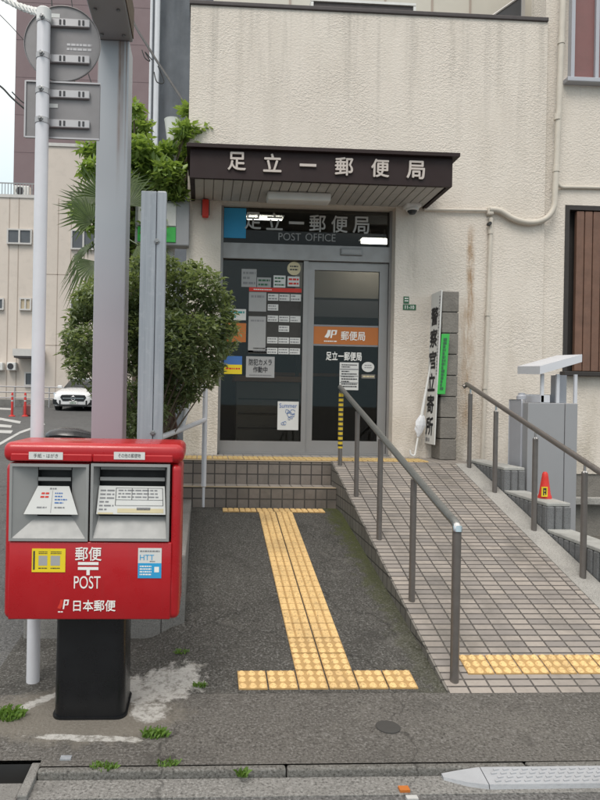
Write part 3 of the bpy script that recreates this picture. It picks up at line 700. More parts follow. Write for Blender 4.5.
for k, c_ in enumerate(it): m.bars(scribble((c_[0] + .006, c_[1] - .006, c_[2] + .004, c_[3] - .004), 2, .9, 20 + k), pY(PT - .0016))
m.bars(scribble(inset(rc, .04, .3, .88, .96), 1, 1, 9) + scribble(inset(rc, .04, .3, .5, .56), 1, 1, 8), pY(PT - .0008)); m.build('print', 'grey print', o)
def paper(px, mat, label, rows, ink='grey print', seed=1, name='notice_sheet', lw=.45, cat='poster'):
    rc = R2(*px); o = notice(name, rc, mat, label, cat)
    MB().bars(scribble(inset(rc, .1, .92, .08, .92), rows, 1, seed, lw), pY(PT - .0003)).build('print', ink, o); return o, rc
paper((248, 347, 300, 353), 'white paper', 'narrow white strip notice under the price table on the left pane', 2, seed=31)
paper((241.5, 269, 256.5, 287), 'paper shade', 'grey notice at the upper left of the left door pane', 3, seed=32)
o, rc = paper((257, 277.5, 271, 287.5), 'paper shade', 'small grey notice beside two white slips, high on the left pane', 2, 'green dark', seed=33)
paper((273.5, 275.5, 285.5, 287.5), 'white paper', 'small white slip with green marks above the red bar', 3, 'green dark', seed=34)
paper((287.5, 276.5, 299.5, 286.5), 'white paper', 'white slip with a red line near the right edge of the left pane', 2, 'red print', seed=35)
rc = R2(287, 262, 301, 275); c = Vector(((rc[0] + rc[1]) / 2, YD + .001, (rc[2] + rc[3]) / 2))
o = thing('round_sticker', 'round cream sticker in the top right corner of the left door pane', 'sticker', c)
MB().lathe([(.001, -.002), (.075, -.002), (.075, 0), (.001, 0)], c, 24, 'Y').build('sheet', 'cream sticker', o)
MB().bars(scribble((c.x - .045, c.x + .045, c.z - .03, c.z + .04), 2, 1, 41), pY(YD - .0015)).build('print', 'dark print', o)
paper((225.5, 309, 246, 320), 'white paper', 'white picture notice above the orange panel at the left jamb', 2, 'teal print', seed=36)
rc = R2(225.5, 323, 246, 342); notice('window_panel', rc, 'orange band', 'plain orange film panel at the left edge of the left door pane', 'panel')
rc = R2(224, 356, 242, 374); o = notice('blue_yellow_sticker', rc, 'blue print', 'sticker blue above and yellow below, low on the left pane beside the shrub', 'sticker')
MB().bars([inset(rc, 0, 1, 0, .52)], pY(PT - .0003)).build('lower_half', 'yellow sticker', o)
MB().bars(scribble(inset(rc, .1, .9, .2, .4), 1, 1, 12), pY(PT - .0008)).build('print', 'red print', o)
rc = R2(246, 356.5, 274.5, 377.5); o = notice('camera_notice', rc, 'paper shade', 'grey notice reading that security cameras are operating, on the left pane', 'notice')
lettering('lettering', '防犯カメラ', inset(rc, .1, .9, .58, .88), pY(PT - .0004), 'dark print', o, .015)
lettering('lettering', '作動中', inset(rc, .25, .75, .24, .52), pY(PT - .0004), 'dark print', o, .015)
MB().bars(scribble(inset(rc, .12, .9, .06, .16), 1, 1, 13), pY(PT - .0004)).build('print', 'grey print', o)
rc = R2(277.5, 401.5, 298.5, 430); o = notice('handwritten_poster', rc, 'white paper', 'white sheet with blue handwriting, lowest on the left door pane', 'poster')
lettering('lettering', 'Summer', inset(rc, .08, .92, .78, .93), pY(PT - .0004), 'blue print', o)
rnd = random.Random(4); m = MB()
for k in range(9):
    cx_, cz_ = rnd.uniform(rc[0] + .05, rc[1] - .05), rnd.uniform(rc[2] + .06, rc[3] - .1); rr = rnd.uniform(.012, .03)
    pts = [(cx_ + rr * math.cos(t) * rnd.uniform(.7, 1.2), PT - .0008, cz_ + rr * math.sin(t) * rnd.uniform(.7, 1.2)) for t in [k2 * .7 for k2 in range(9)]]
    m.tube(pts, .0022, 4)
m.build('drawing', 'blue print', o)
rc = R2(339.5, 362.5, 358.5, 390); o = notice('hours_notice', rc, 'white paper', 'white opening hours notice on the sliding door below the name', 'notice')
MB().bars(scribble(inset(rc, .1, .92, .8, .95), 2, 1, 14) + scribble(inset(rc, .1, .92, .08, .72), 7, 1, 15), pY(PT - .0004)).build('print', 'dark print', o)
MB().bars([inset(rc, .02, .98, .74, .77), inset(rc, .02, .98, .5, .52), inset(rc, .02, .98, .26, .28)], pY(PT - .0006)).build('rule', 'grey print', o)
c = onY(368, 367, YD + .001); o = thing('oval_sticker', 'oval white sticker beside the opening hours notice on the sliding door', 'sticker', c)
m = MB().lathe([(.001, -.002), (.07, -.002), (.07, 0), (.001, 0)], (0, 0, 0), 24, 'Y')
for v in m.b.verts: v.co = Vector((v.co.x, v.co.y, v.co.z * .8)) + c
m.build('sheet', 'white paper', o); MB().bars(scribble((c.x - .04, c.x + .04, c.z - .02, c.z + .03), 2, 1, 43), pY(YD - .0015)).build('print', 'grey print', o)
paper((361.5, 374.5, 375, 378.5), 'interior wall', 'small dark label under the oval sticker on the sliding door', 1, 'cream sticker', 17, name='label_strip')

# ---- small fittings on the wall
c = onY(205.5, 208, YW - .06); al = thing('alarm_lamp', 'small red alarm lamp hanging on the wall under the left end of the canopy', 'lamp', c)
m = MB(); m.box(c.x - .035, c.x + .035, YW - .09, YW - .02, c.z - .1, c.z + .09, .015, 2); m.build('lens', 'red print', al, smooth=True)
MB().box(c.x - .045, c.x + .045, YW - .02, YW, c.z - .06, c.z + .11).build('base', 'dark concrete', al)
c = onY(413, 207, YW - .1); cc = thing('security_camera', 'white dome security camera on the wall under the right end of the canopy', 'camera', c)
m = MB(); m.box(c.x - .085, c.x + .085, YW - .14, YW, c.z - .01, c.z + .065, .02, 3); m.build('body', 'white plastic', cc, smooth=True)
MB().lathe([(.001, -.075), (.03, -.07), (.05, -.045), (.058, -.012), (.058, -.01)], (c.x, YW - .075, c.z), 18).build('dome', 'car glass', cc, smooth=True)
MB().lathe([(.06, -.035), (.068, -.03), (.068, -.008), (.06, -.008)], (c.x, YW - .075, c.z), 18).build('collar', 'white plastic', cc, smooth=True)
rc = rect(403, 304.5, 416, 310, YW - .004); o = thing('address_plate', 'small green house number plate on the wall right of the door', 'plate', ((rc[0] + rc[1]) / 2, YW, rc[2]))
MB().box(rc[0], rc[1], YW - .006, YW, rc[2], rc[3]).build('plate', 'green dark', o); lettering('lettering', '11-10', inset(rc, .15, .85, .2, .8), pY(YW - .0065), 'white print', o, .02)
rc = rect(403.5, 296.5, 409, 303.5, YW - .004); o = thing('address_plate', 'tiny square green plate just above the house number plate', 'plate', ((rc[0] + rc[1]) / 2, YW, rc[2]))
MB().box(rc[0], rc[1], YW - .006, YW, rc[2], rc[3]).build('plate', 'green dark', o); MB().bars(scribble(inset(rc, .2, .9, .2, .9), 2, .9, 19), pY(YW - .0065)).build('print', 'white print', o)
def wp(px, py, d=.04): return onY(px, py, YW - d)
def smoothpts(P, n=6):
    P = [Vector(p) for p in P]; Q = [P[0]] + P + [P[-1]]; o = []
    for i in range(1, len(Q) - 2):
        for k in range(n):
            t = k / n; a, b, c, d = Q[i - 1:i + 3]
            o.append(.5 * ((2 * b) + (c - a) * t + (2 * a - 5 * b + 4 * c - d) * t * t + (3 * b - a - 3 * c + d) * t ** 3))
    o.append(P[-1]); return o
pp = thing('duct_pipe', 'thick wrapped cream duct pipe climbing the wall beside the right windows', 'pipe', wp(556, 210))
MB().tube(smoothpts([wp(489, 209.5), wp(500, 211), wp(514, 219), wp(530, 222.5), wp(545, 219), wp(553.5, 208), wp(555, 190), wp(557, 150), wp(560.5, 60), wp(563.5, -20), wp(565, -80)], 8), .031, 12).build('duct', 'pipe cream', pp, smooth=True)
for q, q2 in (((557.3, 120), (557.5, 114)), ((556, 172), (556.2, 166)), ((561, 44), (561.2, 38))): MB().tube([wp(*q), wp(*q2)], .037, 12).build('clip', 'pipe cream', pp)
pp = thing('conduit_pipe', 'thin cream conduit running along the wall from the security camera to the junction box', 'pipe', wp(450, 210))
MB().tube([wp(424, 209.5, .025), wp(487, 210.5, .025)], .016, 8).build('tube', 'pipe cream', pp, smooth=True)
c = wp(490, 211, .03); MB().box(c.x - .035, c.x + .035, YW - .06, YW, c.z - .05, c.z + .04, .015).build('junction_box', 'pipe cream', pp)
pp = thing('conduit_pipe', 'cream conduit dropping down the wall from the junction box to the block wall', 'pipe', wp(486, 340))
MB().tube([wp(491, 218, .03), wp(490.5, 235, .03), wp(487, 330, .03), wp(482, 462, .03)], .022, 8).build('tube', 'pipe cream', pp, smooth=True)
for q, q2 in (((490.6, 228), (490.4, 234)), ((487.6, 312), (487.4, 316)), ((484.8, 385), (484.6, 389))): MB().tube([wp(*q, .03), wp(*q2, .03)], .028, 8).build('clip', 'pipe cream', pp)
m = MB(); c = wp(489, 224, .045); m.lathe([(.001, -.03), (.02, -.03), (.02, .02), (.001, .02)], c, 10, 'Y'); m.build('sensor', 'slot dark', pp)
pp = thing('conduit_pipe', 'thin cream conduit branching right from the duct above the lower shuttered window', 'pipe', wp(580, 188))
MB().tube(smoothpts([wp(556, 178, .02), wp(557.5, 184, .02), wp(562, 187, -.02), wp(575, 187.3, -.025), wp(640, 188.5, -.025)], 5), .017, 8).build('tube', 'pipe cream', pp, smooth=True)

# ================================================================== STEPS, RAMP, TACTILE PAVING
YT = 6.22                                    # top edge of the steps
ZL = .91
sp2 = thing('entrance_steps', 'two brown tiled steps up to the entrance door', 'steps', (.55, YT, .48))
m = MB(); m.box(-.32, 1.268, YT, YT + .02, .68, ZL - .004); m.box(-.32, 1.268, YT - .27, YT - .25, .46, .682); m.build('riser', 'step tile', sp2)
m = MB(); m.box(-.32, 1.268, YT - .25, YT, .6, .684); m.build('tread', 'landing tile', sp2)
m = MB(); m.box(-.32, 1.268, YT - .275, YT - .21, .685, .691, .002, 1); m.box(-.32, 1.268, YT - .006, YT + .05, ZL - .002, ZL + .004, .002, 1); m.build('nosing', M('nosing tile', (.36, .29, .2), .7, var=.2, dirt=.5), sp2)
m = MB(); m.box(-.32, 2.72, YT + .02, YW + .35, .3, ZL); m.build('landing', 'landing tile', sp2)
XR0, XR1, XR2 = 1.27, 2.5, 2.68
def rz(y): return ZA + SL * (y - YA)
YE = YA + (ZL - ZA) / SL
rm = thing('entrance_ramp', 'wheelchair ramp paved with small greyish pink tiles up to the entrance', 'ramp', (XR0, YA, ZA))
def wedge(x0, x1, up=0., y0=YA, y1=YE):
    return MB().prism([(x0, y0, -.1), (x0, y0, rz(y0) + up), (x0, y1, rz(y1) + up), (x0, y1, -.1)], (x1 - x0, 0, 0))
wedge(XR0 + .012, XR1).build('tile_surface', 'ramp tile', rm)
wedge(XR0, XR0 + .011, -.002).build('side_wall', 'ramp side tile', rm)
wedge(XR1 + .001, XR2, .004).build('kerb_strip', 'concrete', rm)

def tactile(name, label, x0, y0, nx, ny, kind, plane, mat='tactile yellow', size=.155):
    o = thing(name, label, 'tactile paving', (x0, y0, plane(x0, y0)), 'yellow tactile paving around the entrance')
    mt = MB(); ms_ = MB()
    for i in range(nx):
        for j in range(ny):
            k = kind(i, j)
            if k is None: continue
            X0, Y0 = x0 + i * size, y0 + j * size; g = .004
            q = [(X0 + g, Y0 + g), (X0 + size - g, Y0 + g), (X0 + size - g, Y0 + size - g), (X0 + g, Y0 + size - g)]
            mt.prism([(a, b, plane(a, b) - .004) for a, b in q], (0, 0, .008))
            if k == 'dot':
                for u in range(3):
                    for v in range(3):
                        cx_, cy_ = X0 + size * (u + .5) / 3, Y0 + size * (v + .5) / 3; z = plane(cx_, cy_) + .004
                        a = [(cx_ + .0215 * math.cos(t * math.pi / 5), cy_ + .0215 * math.sin(t * math.pi / 5)) for t in range(10)]
                        ms_.loft([[(p, q_, plane(p, q_) + .003) for p, q_ in a], [(cx_ + (p - cx_) * .62, cy_ + (q_ - cy_) * .62, plane(p, q_) + .0095) for p, q_ in a]])
            else:
                nb = 2
                for u in range(3):
                    for v in range(nb):
                        cx_ = X0 + size * (u + .5) / 3; y_0 = Y0 + size * (v + .08) / nb; y_1 = Y0 + size * (v + .92) / nb
                        wv = .0215
                        lo = [(cx_ - wv, y_0), (cx_ + wv, y_0), (cx_ + wv, y_1), (cx_ - wv, y_1)]; hi = [(cx_ - wv * .82, y_0 + .004), (cx_ + wv * .82, y_0 + .004), (cx_ + wv * .82, y_1 - .004), (cx_ - wv * .82, y_1 - .004)]
                        ms_.loft([[(p, q_, plane(p, q_) + .003) for p, q_ in lo], [(p, q_, plane(p, q_) + .0092) for p, q_ in hi]])
    mt.build('tile', 'tactile base', o); ms_.build('stud', mat, o)
    return o
pth = lambda x, y: .035 + .187 * max(0, min(y, 5.72) - 3.22) + .001
X0 = .205; TS = .155
tactile('tactile_bar', 'short yellow dotted bar at the street end of the guide strip', X0, 3.225, 6, 1, lambda i, j: 'dot', pth)
tactile('tactile_strip', 'long straight two tile wide yellow guide strip up the path to the steps', X0 + 2 * TS, 3.225 + TS, 2, 15, lambda i, j: 'dot' if j < 2 else 'bar', pth)
tactile('tactile_bar', 'short yellow ribbed bar at the foot of the steps', X0 - .01, 3.225 + TS * 16, 6, 1, lambda i, j: 'bar', pth)
tactile('tactile_bar', 'yellow dotted bar across the foot of the tiled ramp', XR0 + .155, YA + .13, 7, 1, lambda i, j: 'dot', lambda x, y: rz(y) + .002, size=.15)
tactile('tactile_bar', 'dull yellow ribbed row along the landing in front of the glass doors', -.2, YT + .09, 16, 2, lambda i, j: 'bar' if i < 16 else None, lambda x, y: ZL + .002, 'tactile yellow dim')

# ================================================================== HANDRAILS
def railpost(o, x, y, z0, z1, r=.021, neck=False):
    MB().tube([(x, y, z0 - .03), (x, y, z1)], r, 14).build('post', 'rail bronze', o, smooth=True)
hl = thing('handrail', 'dark metal handrail along the left edge of the ramp with a taped top post', 'handrail', (1.33, 4.6, .45))
XH = 1.335
ys = [3.27, 3.96, 4.72, 5.45, 6.12]
zt_ = lambda y: onX(462, 528, XH).z + (y - 3.27) * .268
top = []
for i, y in enumerate(ys):
    railpost(hl, XH, y, rz(min(y, YE)), zt_(y) - (.03 if 0 < i else .0), .023 if i == 0 else .02)
MB().tube(smoothpts([(XH, 3.27, zt_(3.27) - .035), (XH, 3.275, zt_(3.27) - .005), (XH, 3.31, zt_(3.31) + .004), (XH, 3.5, zt_(3.5)), (XH, 4.5, zt_(4.5)), (XH, 6.17, zt_(6.17))], 5), .023, 14).build('rail', 'rail grey', hl, smooth=True)
MB().tube([(XH, 3.263, zt_(3.27) - .03), (XH, 3.266, zt_(3.27) - .008), (XH, 3.285, zt_(3.27) + .008)], [.025, .026, .02], 14).build('end_cap', 'chrome', hl, smooth=True)
zb = rz(6.1)
MB().tube([(XH, 6.12, zb + .17), (XH, 6.12, zb + .7)], .0225, 14).build('yellow_tape', 'yellow tape', hl)
m = MB()
for k in range(11):
    z = zb + .19 + k * .046; m.tube([(XH, 6.12, z), (XH, 6.12, z + .019)], .0235, 14)
m.build('black_stripe', 'black tape', hl)
hr = thing('handrail', 'slim bronze handrail on the right side of the ramp by the block planters', 'handrail', (2.6, 4.8, .5))
XG = 2.6
pr = [onX(462, 381, XG), onX(600, 472, XG)]
slp = (pr[1].z - pr[0].z) / (pr[1].y - pr[0].y); zg = lambda y: pr[0].z + slp * (y - pr[0].y)
for y in (6.1, 5.55, 4.87, 4.22, 3.5):
    p = MB().tube([(XG, y, rz(min(y, YE)) - .03), (XG, y, zg(y) - .07)], .0205, 14).build('post', 'rail bronze', hr, smooth=True)
    MB().tube([(XG, y, zg(y) - .075), (XG, y, zg(y) - .06), (XG, y, zg(y) - .01)], [.021, .009, .009], 12).build('neck', 'chrome', p, smooth=True)
MB().tube(smoothpts([(XG, 3.4, zg(3.4)), (XG, 4.2, zg(4.2)), (XG, 5.5, zg(5.5)), (XG, 6.13, zg(6.13)), (XG, 6.19, zg(6.19) - .01), (XG - .03, 6.2, zg(6.2) - .03)], 5), .0215, 14).build('rail', 'rail bronze', hr, smooth=True)
hw = thing('pipe_handrail', 'pale grey pipe handrail beside the steps at the shrub', 'handrail', (onY(205, 506, 5.97).x, 5.97, .48))
xq = onY(204.5, 440, 5.97).x
q = lambda px, py, Y: onY(px, py, Y)
MB().tube([(xq, 5.97, .46), (xq, 5.97, onY(205, 384, 5.97).z)], .024, 12).build('post', 'white pole', hw, smooth=True)
MB().tube(smoothpts([(xq, 5.97, onY(205, 386, 5.97).z), q(198, 386.5, 5.9), q(192, 390, 5.85), q(187, 408, 5.6), q(181, 431, 5.3)], 6), .022, 12).build('loop', 'white pole', hw, smooth=True)
MB().tube([(xq, 5.97, onY(204, 420, 5.97).z), q(181, 429.5, 5.3), q(163, 436.5, 4.85), q(140, 446, 4.4)], .022, 12).build('rail', 'white pole', hw, smooth=True)
MB().tube([q(140, 446, 4.4), (q(140, 446, 4.4).x, 4.4, .5)], .022, 12).build('post', 'white pole', hw, smooth=True)

# ================================================================== BLOCK PLANTERS, CABINET, CONE, PILLAR
XB = 2.69
def ribbed(y0, y1, zt, label):
    o = thing('block_planter', label, 'planter', (XB, y0, rz(y0)), 'stepped ribbed block planters by the ramp')
    zb_ = rz(y0) - .12; wv = .2; m = MB()
    MB().box(XB + .014, XB + wv - .014, y0 + .014, y1, zb_, zt - .03).build('core', 'dark joint', o)
    y = y0
    while y < y1 - .03: m.box(XB, XB + wv, y + .005, min(y1, y + .064), zb_, zt - .028, .008, 1); y += .072
    x = XB
    for k in range(3): m.box(XB + k * .067 + .005, XB + (k + 1) * .067 - .005, y0 - .012, y0 + .02, zb_, zt - .028, .008, 1)
    m.build('rib', 'planter block', o)
    MB().box(XB + .004, XB + wv - .004, y0, y1, zt - .027, zt, .005, 1).build('cap', 'planter cap', o)
    return o
f1 = onX(505, 468, XB + .1); f2 = onX(550, 503, XB + .1)
yb1 = 5.58; yb2 = 4.86
z1 = onY(508, 467.5, yb1).z; z2 = onY(550, 503, yb2).z
ribbed(yb1, 6.4, z1, 'uppermost ribbed grey block planter, nearest the stone pillar')
ribbed(yb2, yb1 - .015, z2, 'middle ribbed grey block planter carrying the small red cone')
ribbed(4.12, yb2 - .015, z2 - (z1 - z2), 'lowest ribbed grey block planter, cut by the right edge of the photo')
ZC = z2
cone_p = onY(549, 500, 5.12)
cn_ = thing('traffic_cone', 'small red cone with a yellow label standing on the middle block planter', 'cone', (cone_p.x, 5.12, ZC))
kx = max(cone_p.x, XB + .07); kx = min(kx, XB + .13)
MB().lathe([(.055, .0), (.052, .02), (.046, .03), (.026, .17), (.022, .2), (.012, .215), (.001, .216)], (kx, 5.12, ZC), 18).build('body', 'cone red', cn_, smooth=True)
m = MB(); 
m.box(kx - .062, kx - .012, 5.055, 5.06, ZC + .02, ZC + .1); lb = m.build('label', 'yellow sticker', cn_)
MB().bars([(kx - .05, kx - .04, ZC + .03, ZC + .09), (kx - .04, kx - .022, ZC + .075, ZC + .09), (kx - .032, kx - .022, ZC + .035, ZC + .08), (kx - .04, kx - .026, ZC + .05, ZC + .06)], pY(5.0545)).build('print', 'dark print', lb)
# grey cabinet with roofed hood
YC = 5.75; c0 = rect(527, 402, 577, 530, YC)
cb = thing('utility_cabinet', 'tall grey metal cabinet with a small roofed hood beside the ramp', 'cabinet', ((c0[0] + c0[1]) / 2, YC, .06))
seam = onY(564.5, 450, YC).x; lx = c0[0]
m = MB(); m.box(lx, seam - .004, YC, YC + .36, .06, c0[3] - .01, .006); m.box(seam + .004, c0[1], YC + .004, YC + .36, .06, c0[3] - .01, .006); m.build('body', 'cabinet grey', cb)
m = MB(); s0 = onY(515.5, 450, YC + .2).x; m.box(s0, lx - .003, YC + .1, YC + .34, .06, c0[3] + .02, .012, 2); m.build('side_column', 'cabinet light', cb)
c = onY(521.5, 397, YC + .2); MB().lathe([(.045, 0), (.045, .03), (.03, .045), (.03, .06), (.001, .065)], (c.x, YC + .2, c0[3] + .021), 14).build('cap_knob', 'cabinet light', cb, smooth=True)
h = rect(541, 368, 582, 402, YC)
zt2 = c0[3] - .008
hd = MB().box(h[0] + .01, h[1] - .03, YC + .31, YC + .345, zt2, zt2 + .08).build('hood_frame', 'hood white', cb)
MB().box(h[0] + .01, h[0] + .1, YC + .02, YC + .3, zt2, zt2 + .07, .004, 1).build('hood_sill', 'hood white', cb)
for x in (h[0] + .012, h[0] + .16, h[1] - .06):
    MB().box(x, x + .028, YC + .02, YC + .04, zt2, onY(560, 374, YC).z).build('hood_leg', 'hood white', cb)
MB().box(h[1] - .13, h[1] - .03, YC + .2, YC + .3, zt2, onY(560, 374, YC).z).build('hood_back', 'cabinet light', cb)
A_ = onY(540, 371, YC - .05); B_ = onY(582, 362, YC - .05); D_ = onY(580, 356, YC + .4)
m = MB(); m.prism([(A_.x, YC - .05, A_.z - .03), (B_.x, YC - .05, B_.z - .0), (B_.x, YC - .05, B_.z + .07), (A_.x, YC - .05, A_.z + .045)], (0, .42, .02)); m.build('hood_roof', 'hood white', cb)
# stone gate pillar
pl = thing('stone_pillar', 'narrow stacked grey stone pillar at the top of the ramp', 'pillar', (2.56, 6.72, ZL))
PX0, PX1, PY0, PY1 = 2.49, 2.665, 6.58, 6.83
zt3 = onY(450, 291, PY0).z; n = 8; hgt = (zt3 - ZL) / n
m = MB()
for k in range(n): m.box(PX0, PX1, PY0, PY1, ZL + k * hgt + .004, ZL + (k + 1) * hgt - .004, .006, 1)
m.build('block', 'stone block', pl)
MB().box(PX0 + .012, PX1 - .012, PY0 + .012, PY1 - .01, ZL, zt3 - .02).build('joint', 'dark joint', pl)
# tall police board on the pillar's left side
XS = PX0 - .02
bt, bb = onX(437, 292, XS), onX(434, 444, XS)
sb_ = thing('vertical_signboard', 'tall narrow white board with black characters leaning on the stone pillar', 'signboard', (XS, 6.62, bb.z))
u0, u1 = -6.86, -6.565
tilt = lambda u, v: (XS - .05 * (bt.z - v) / (bt.z - bb.z), -u, v)
m = MB(); P4 = [tilt(u0, bb.z), tilt(u1, bb.z), tilt(u1, bt.z), tilt(u0, bt.z)]; m.prism(P4, (.012, 0, 0)); m.build('board', 'white paper', sb_)
off = lambda u, v: tuple(Vector(tilt(u, v)) + Vector((-.002, 0, 0)))
H = bt.z - bb.z
for k, ch in enumerate('警察官立寄所'):
    v1_ = bt.z - H * (.1 + k * .145); lettering('letter', ch, (u0 + .035, u1 - .06, v1_ - H * .115, v1_), off, 'dark print', sb_, .035)
MB().bars(scribble((u1 - .045, u1 - .012, bt.z - H * .55, bt.z - H * .03), 26, .9, 51, .6) + scribble((u0 + .04, u1 - .04, bb.z + .02, bb.z + .07), 1, 1, 52, .8), off).build('print', 'grey print', sb_)
gt, gb = onY(445, 334, 6.56), onY(440, 394, 6.56)
gs = thing('green_sign', 'narrow bright green hanging sign on the corner of the white signboard', 'sign', (gb.x, 6.56, gb.z))
gw = .115
gp = lambda u, v: (gb.x - .03 + (v - gb.z) / (gt.z - gb.z) * .035 + u * .62, 6.56 - .02 - u * .3 + .02, v)
m = MB(); m.prism([gp(0, gb.z), gp(gw, gb.z), gp(gw, gt.z), gp(0, gt.z)], (.004, .01, 0)); m.build('panel', 'green sign', gs)
gq = lambda u, v: tuple(Vector(gp(u, v)) + Vector((-.002, -.004, 0)))
MB().bars(scribble((gw * .3, gw * .72, gb.z + .04, gt.z - .04), 15, 1, 53, .75), gq).build('print', 'green dark', gs)
# umbrella
ut, ub = onX(431, 362, 2.4), onY(413, 452, 6.74)
um = thing('umbrella', 'closed white umbrella leaning upside down on the wall beside the signboard', 'umbrella', ub)
tp = Vector((ut.x, 6.78, onY(431, 362, 6.78).z)); tp.x = onY(431, 362, 6.78).x; bt_ = onY(416, 448, 6.74)
d = bt_ - tp
MB().tube([tp, tp + d * .25, tp + d * .55, tp + d * .72], [.006, .012, .018, .014], 10).build('canopy', 'white plastic', um, smooth=True)
m = MB(); P = [tp + d * k / 10 for k in range(5, 11)]; m.tube(P[:4], .006, 6); 
m.tube(smoothpts([bt_ - d * .12, bt_, onY(414.5, 455, 6.73), onY(411, 454.5, 6.73), onY(410, 450, 6.73)], 5), .01, 8); m.build('handle', 'white plastic', um, smooth=True)
rings = []; rnd = random.Random(8)
for k in range(7):
    c = tp + d * (.6 + .045 * k); rr = (.012, .04, .055, .06, .05, .035, .012)[k]
    rings.append([c + Vector((math.cos(a) * rr * rnd.uniform(.75, 1.15), math.sin(a) * rr * .5, 0)) for a in [t * math.pi / 5 for t in range(10)]])
MB().loft(rings).build('plastic_bag', 'clear plastic', um)

# ================================================================== LEFT: PLANTER, POSTS, SIGNS
pl2 = thing('raised_planter', 'low weathered concrete planter wall behind the red post box', 'planter', (-.5, 4.9, .1))
PXA, PXB, PYA, PYB, PZ = -1.04, -.085, 3.86, 6.2, .565
m = MB(); m.box(PXB - .14, PXB, PYA, PYB, .0, PZ, .012, 2); m.box(PXA, PXB - .141, PYA, PYA + .14, 0, PZ - .003, .012, 2); m.box(PXA, PXA + .14, PYA + .141, PYB, 0, PZ - .003, .012, 2); m.build('wall', 'dark concrete', pl2)
MB().sheet(PXA + .14, PXB - .14, PYA + .14, PYB, lambda x, y: .5 + .02 * math.sin(x * 9) * math.cos(y * 7), 8, 16).build('soil', 'soil', pl2)

YCOL = 4.12
sc_ = thing('steel_column', 'tall grey steel column with rust streaks and a box beam at its top', 'column', (onY(107, 435, YCOL).x, YCOL, .5))
xa, xb = onY(94.5, 240, YCOL).x, onY(126, 240, YCOL).x; zt4 = onY(112, 40, YCOL).z
dxl = -.0
m = MB(); m.box(xa, xb, YCOL, YCOL + .2, .4, zt4, .007, 2); m.build('shaft', 'column paint', sc_)
m = MB(); m.box(xa - .005, xb + .02, 2.6, YCOL + .03, zt4 + .002, zt4 + .22, .012, 2); bm_ = m.build('beam', 'cabinet grey', sc_)
MB().box(xb + .021, xb + .026, 2.7, YCOL, zt4 + .012, zt4 + .2).build('rust_plate', 'bark', bm_)
m = MB()
for y in (YCOL - .06, YCOL - .32, YCOL - .6):
    for x in (xa + .035, xb - .03): m.lathe([(.011, 0), (.011, -.01), (.001, -.012)], (x, y, zt4), 8)
m.build('bolt', 'bolt', bm_)
YG = 4.02
gp_ = thing('galvanised_post', 'galvanised channel post with a centre seam between the column and the shrub', 'post', (onY(152, 440, YG).x, YG, .5))
xa, xb = onY(139, 320, YG).x, onY(164.5, 320, YG).x; xs = onY(154.5, 320, YG).x; zt5 = onY(152, 191, YG).z
m = MB(); m.box(xa, xs - .0008, YG, YG + .06, .4, zt5, .003, 1); m.box(xs + .0008, xb, YG, YG + .06, .4, zt5 + .004, .01, 2); m.box(xa + .01, xb - .01, YG + .061, YG + .075, .4, zt5 - .01); m.build('channel', 'galvanised', gp_)
for px, py in ((157, 241.5), (153, 433)):
    c = onY(px, py, YG); MB().lathe([(.001, -.02), (.011, -.02), (.012, -.006), (.019, -.005), (.019, 0)], c, 6, 'Y').build('bolt', 'bolt', gp_)

# sign pole
p0 = onZ(33, 681, .035); YP = p0.y; ptop = onY(44, 14, YP)
sgn = thing('traffic_sign_pole', 'white pole carrying a round and a rectangular traffic sign seen from behind', 'sign', (p0.x, YP, .03))
dirv = (ptop - p0)
at_ = lambda py: p0 + dirv * ((681 - py) / (681 - 14))
MB().tube([p0 - dirv * .01, at_(14)], .0335, 20).build('pole', 'white pole', sgn, smooth=True)
MB().tube([at_(22), at_(10.5), at_(9)], [.037, .037, .03], 20).build('cap', 'white plastic', sgn, smooth=True)
YS_ = YP + .055
c = onY(62.5, 44, YS_); rr = 37.5 / 640 * YS_
rd = MB().lathe([(.001, .012), (rr * .97, .012), (rr, .006), (rr, -.006), (rr * .985, -.007), (rr * .975, 0), (.001, 0)], c, 48, 'Y').build('round_plate', 'sign back', sgn, smooth=True)
rc = rect(25, 82.5, 100, 139, YS_); m = MB(); m.box(rc[0], rc[1], YS_, YS_ + .012, rc[2], rc[3], .004, 1)
es = [e for e in m.b.edges if abs((e.verts[0].co - e.verts[1].co).y) > .005]
sq = m.build('rectangular_plate', 'sign back', sgn)
m = MB(); t_ = .006
m.box(rc[0] - .002, rc[0] + t_, YS_ - .008, YS_ - .0005, rc[2], rc[3]); m.box(rc[0] + t_, rc[1], YS_ - .008, YS_ - .0005, rc[3] - t_, rc[3] + .002); m.box(rc[0] + t_, rc[1], YS_ - .008, YS_ - .0005, rc[2] - .002, rc[2] + t_); m.build('rim', 'sign bracket', sq)
def bracket(y, parent):
    b_ = rect(50.5, y - 4.5, 90, y + 3.5, YS_)
    m = MB(); m.box(b_[0] - .01, b_[1], YS_ - .018, YS_ - .001, b_[2], b_[3], .003, 1); k = m.build('bracket', 'sign bracket', parent)
for y, par in ((25, rd), (61, rd), (96, sq), (125.5, sq)):
    bracket(y, par)
    b_ = rect(50.5, y - 4.5, 90, y + 3.5, YS_); m = MB(); h_ = b_[3] - b_[2]
    for px in (61, 65, 80, 84): 
        xx = onY(px, y, YS_).x; MB().box(xx - .005, xx + .005, YS_ - .021, YS_ - .0185, b_[2] + h_ * .2, b_[3] - h_ * .2).build('slot', 'dark print', par)
    c = at_(y - 4); MB().tube([c - Vector((0, 0, .014)), c + Vector((0, 0, .014))], .0365, 20).build('clamp', 'sign bracket', sgn, smooth=True)
    c2 = c + Vector((0, -.036, 0)); MB().lathe([(.001, -.02), (.008, -.02), (.009, -.008), (.014, -.007), (.014, .002)], c2, 6, 'Y').build('bolt', 'bolt', sgn)
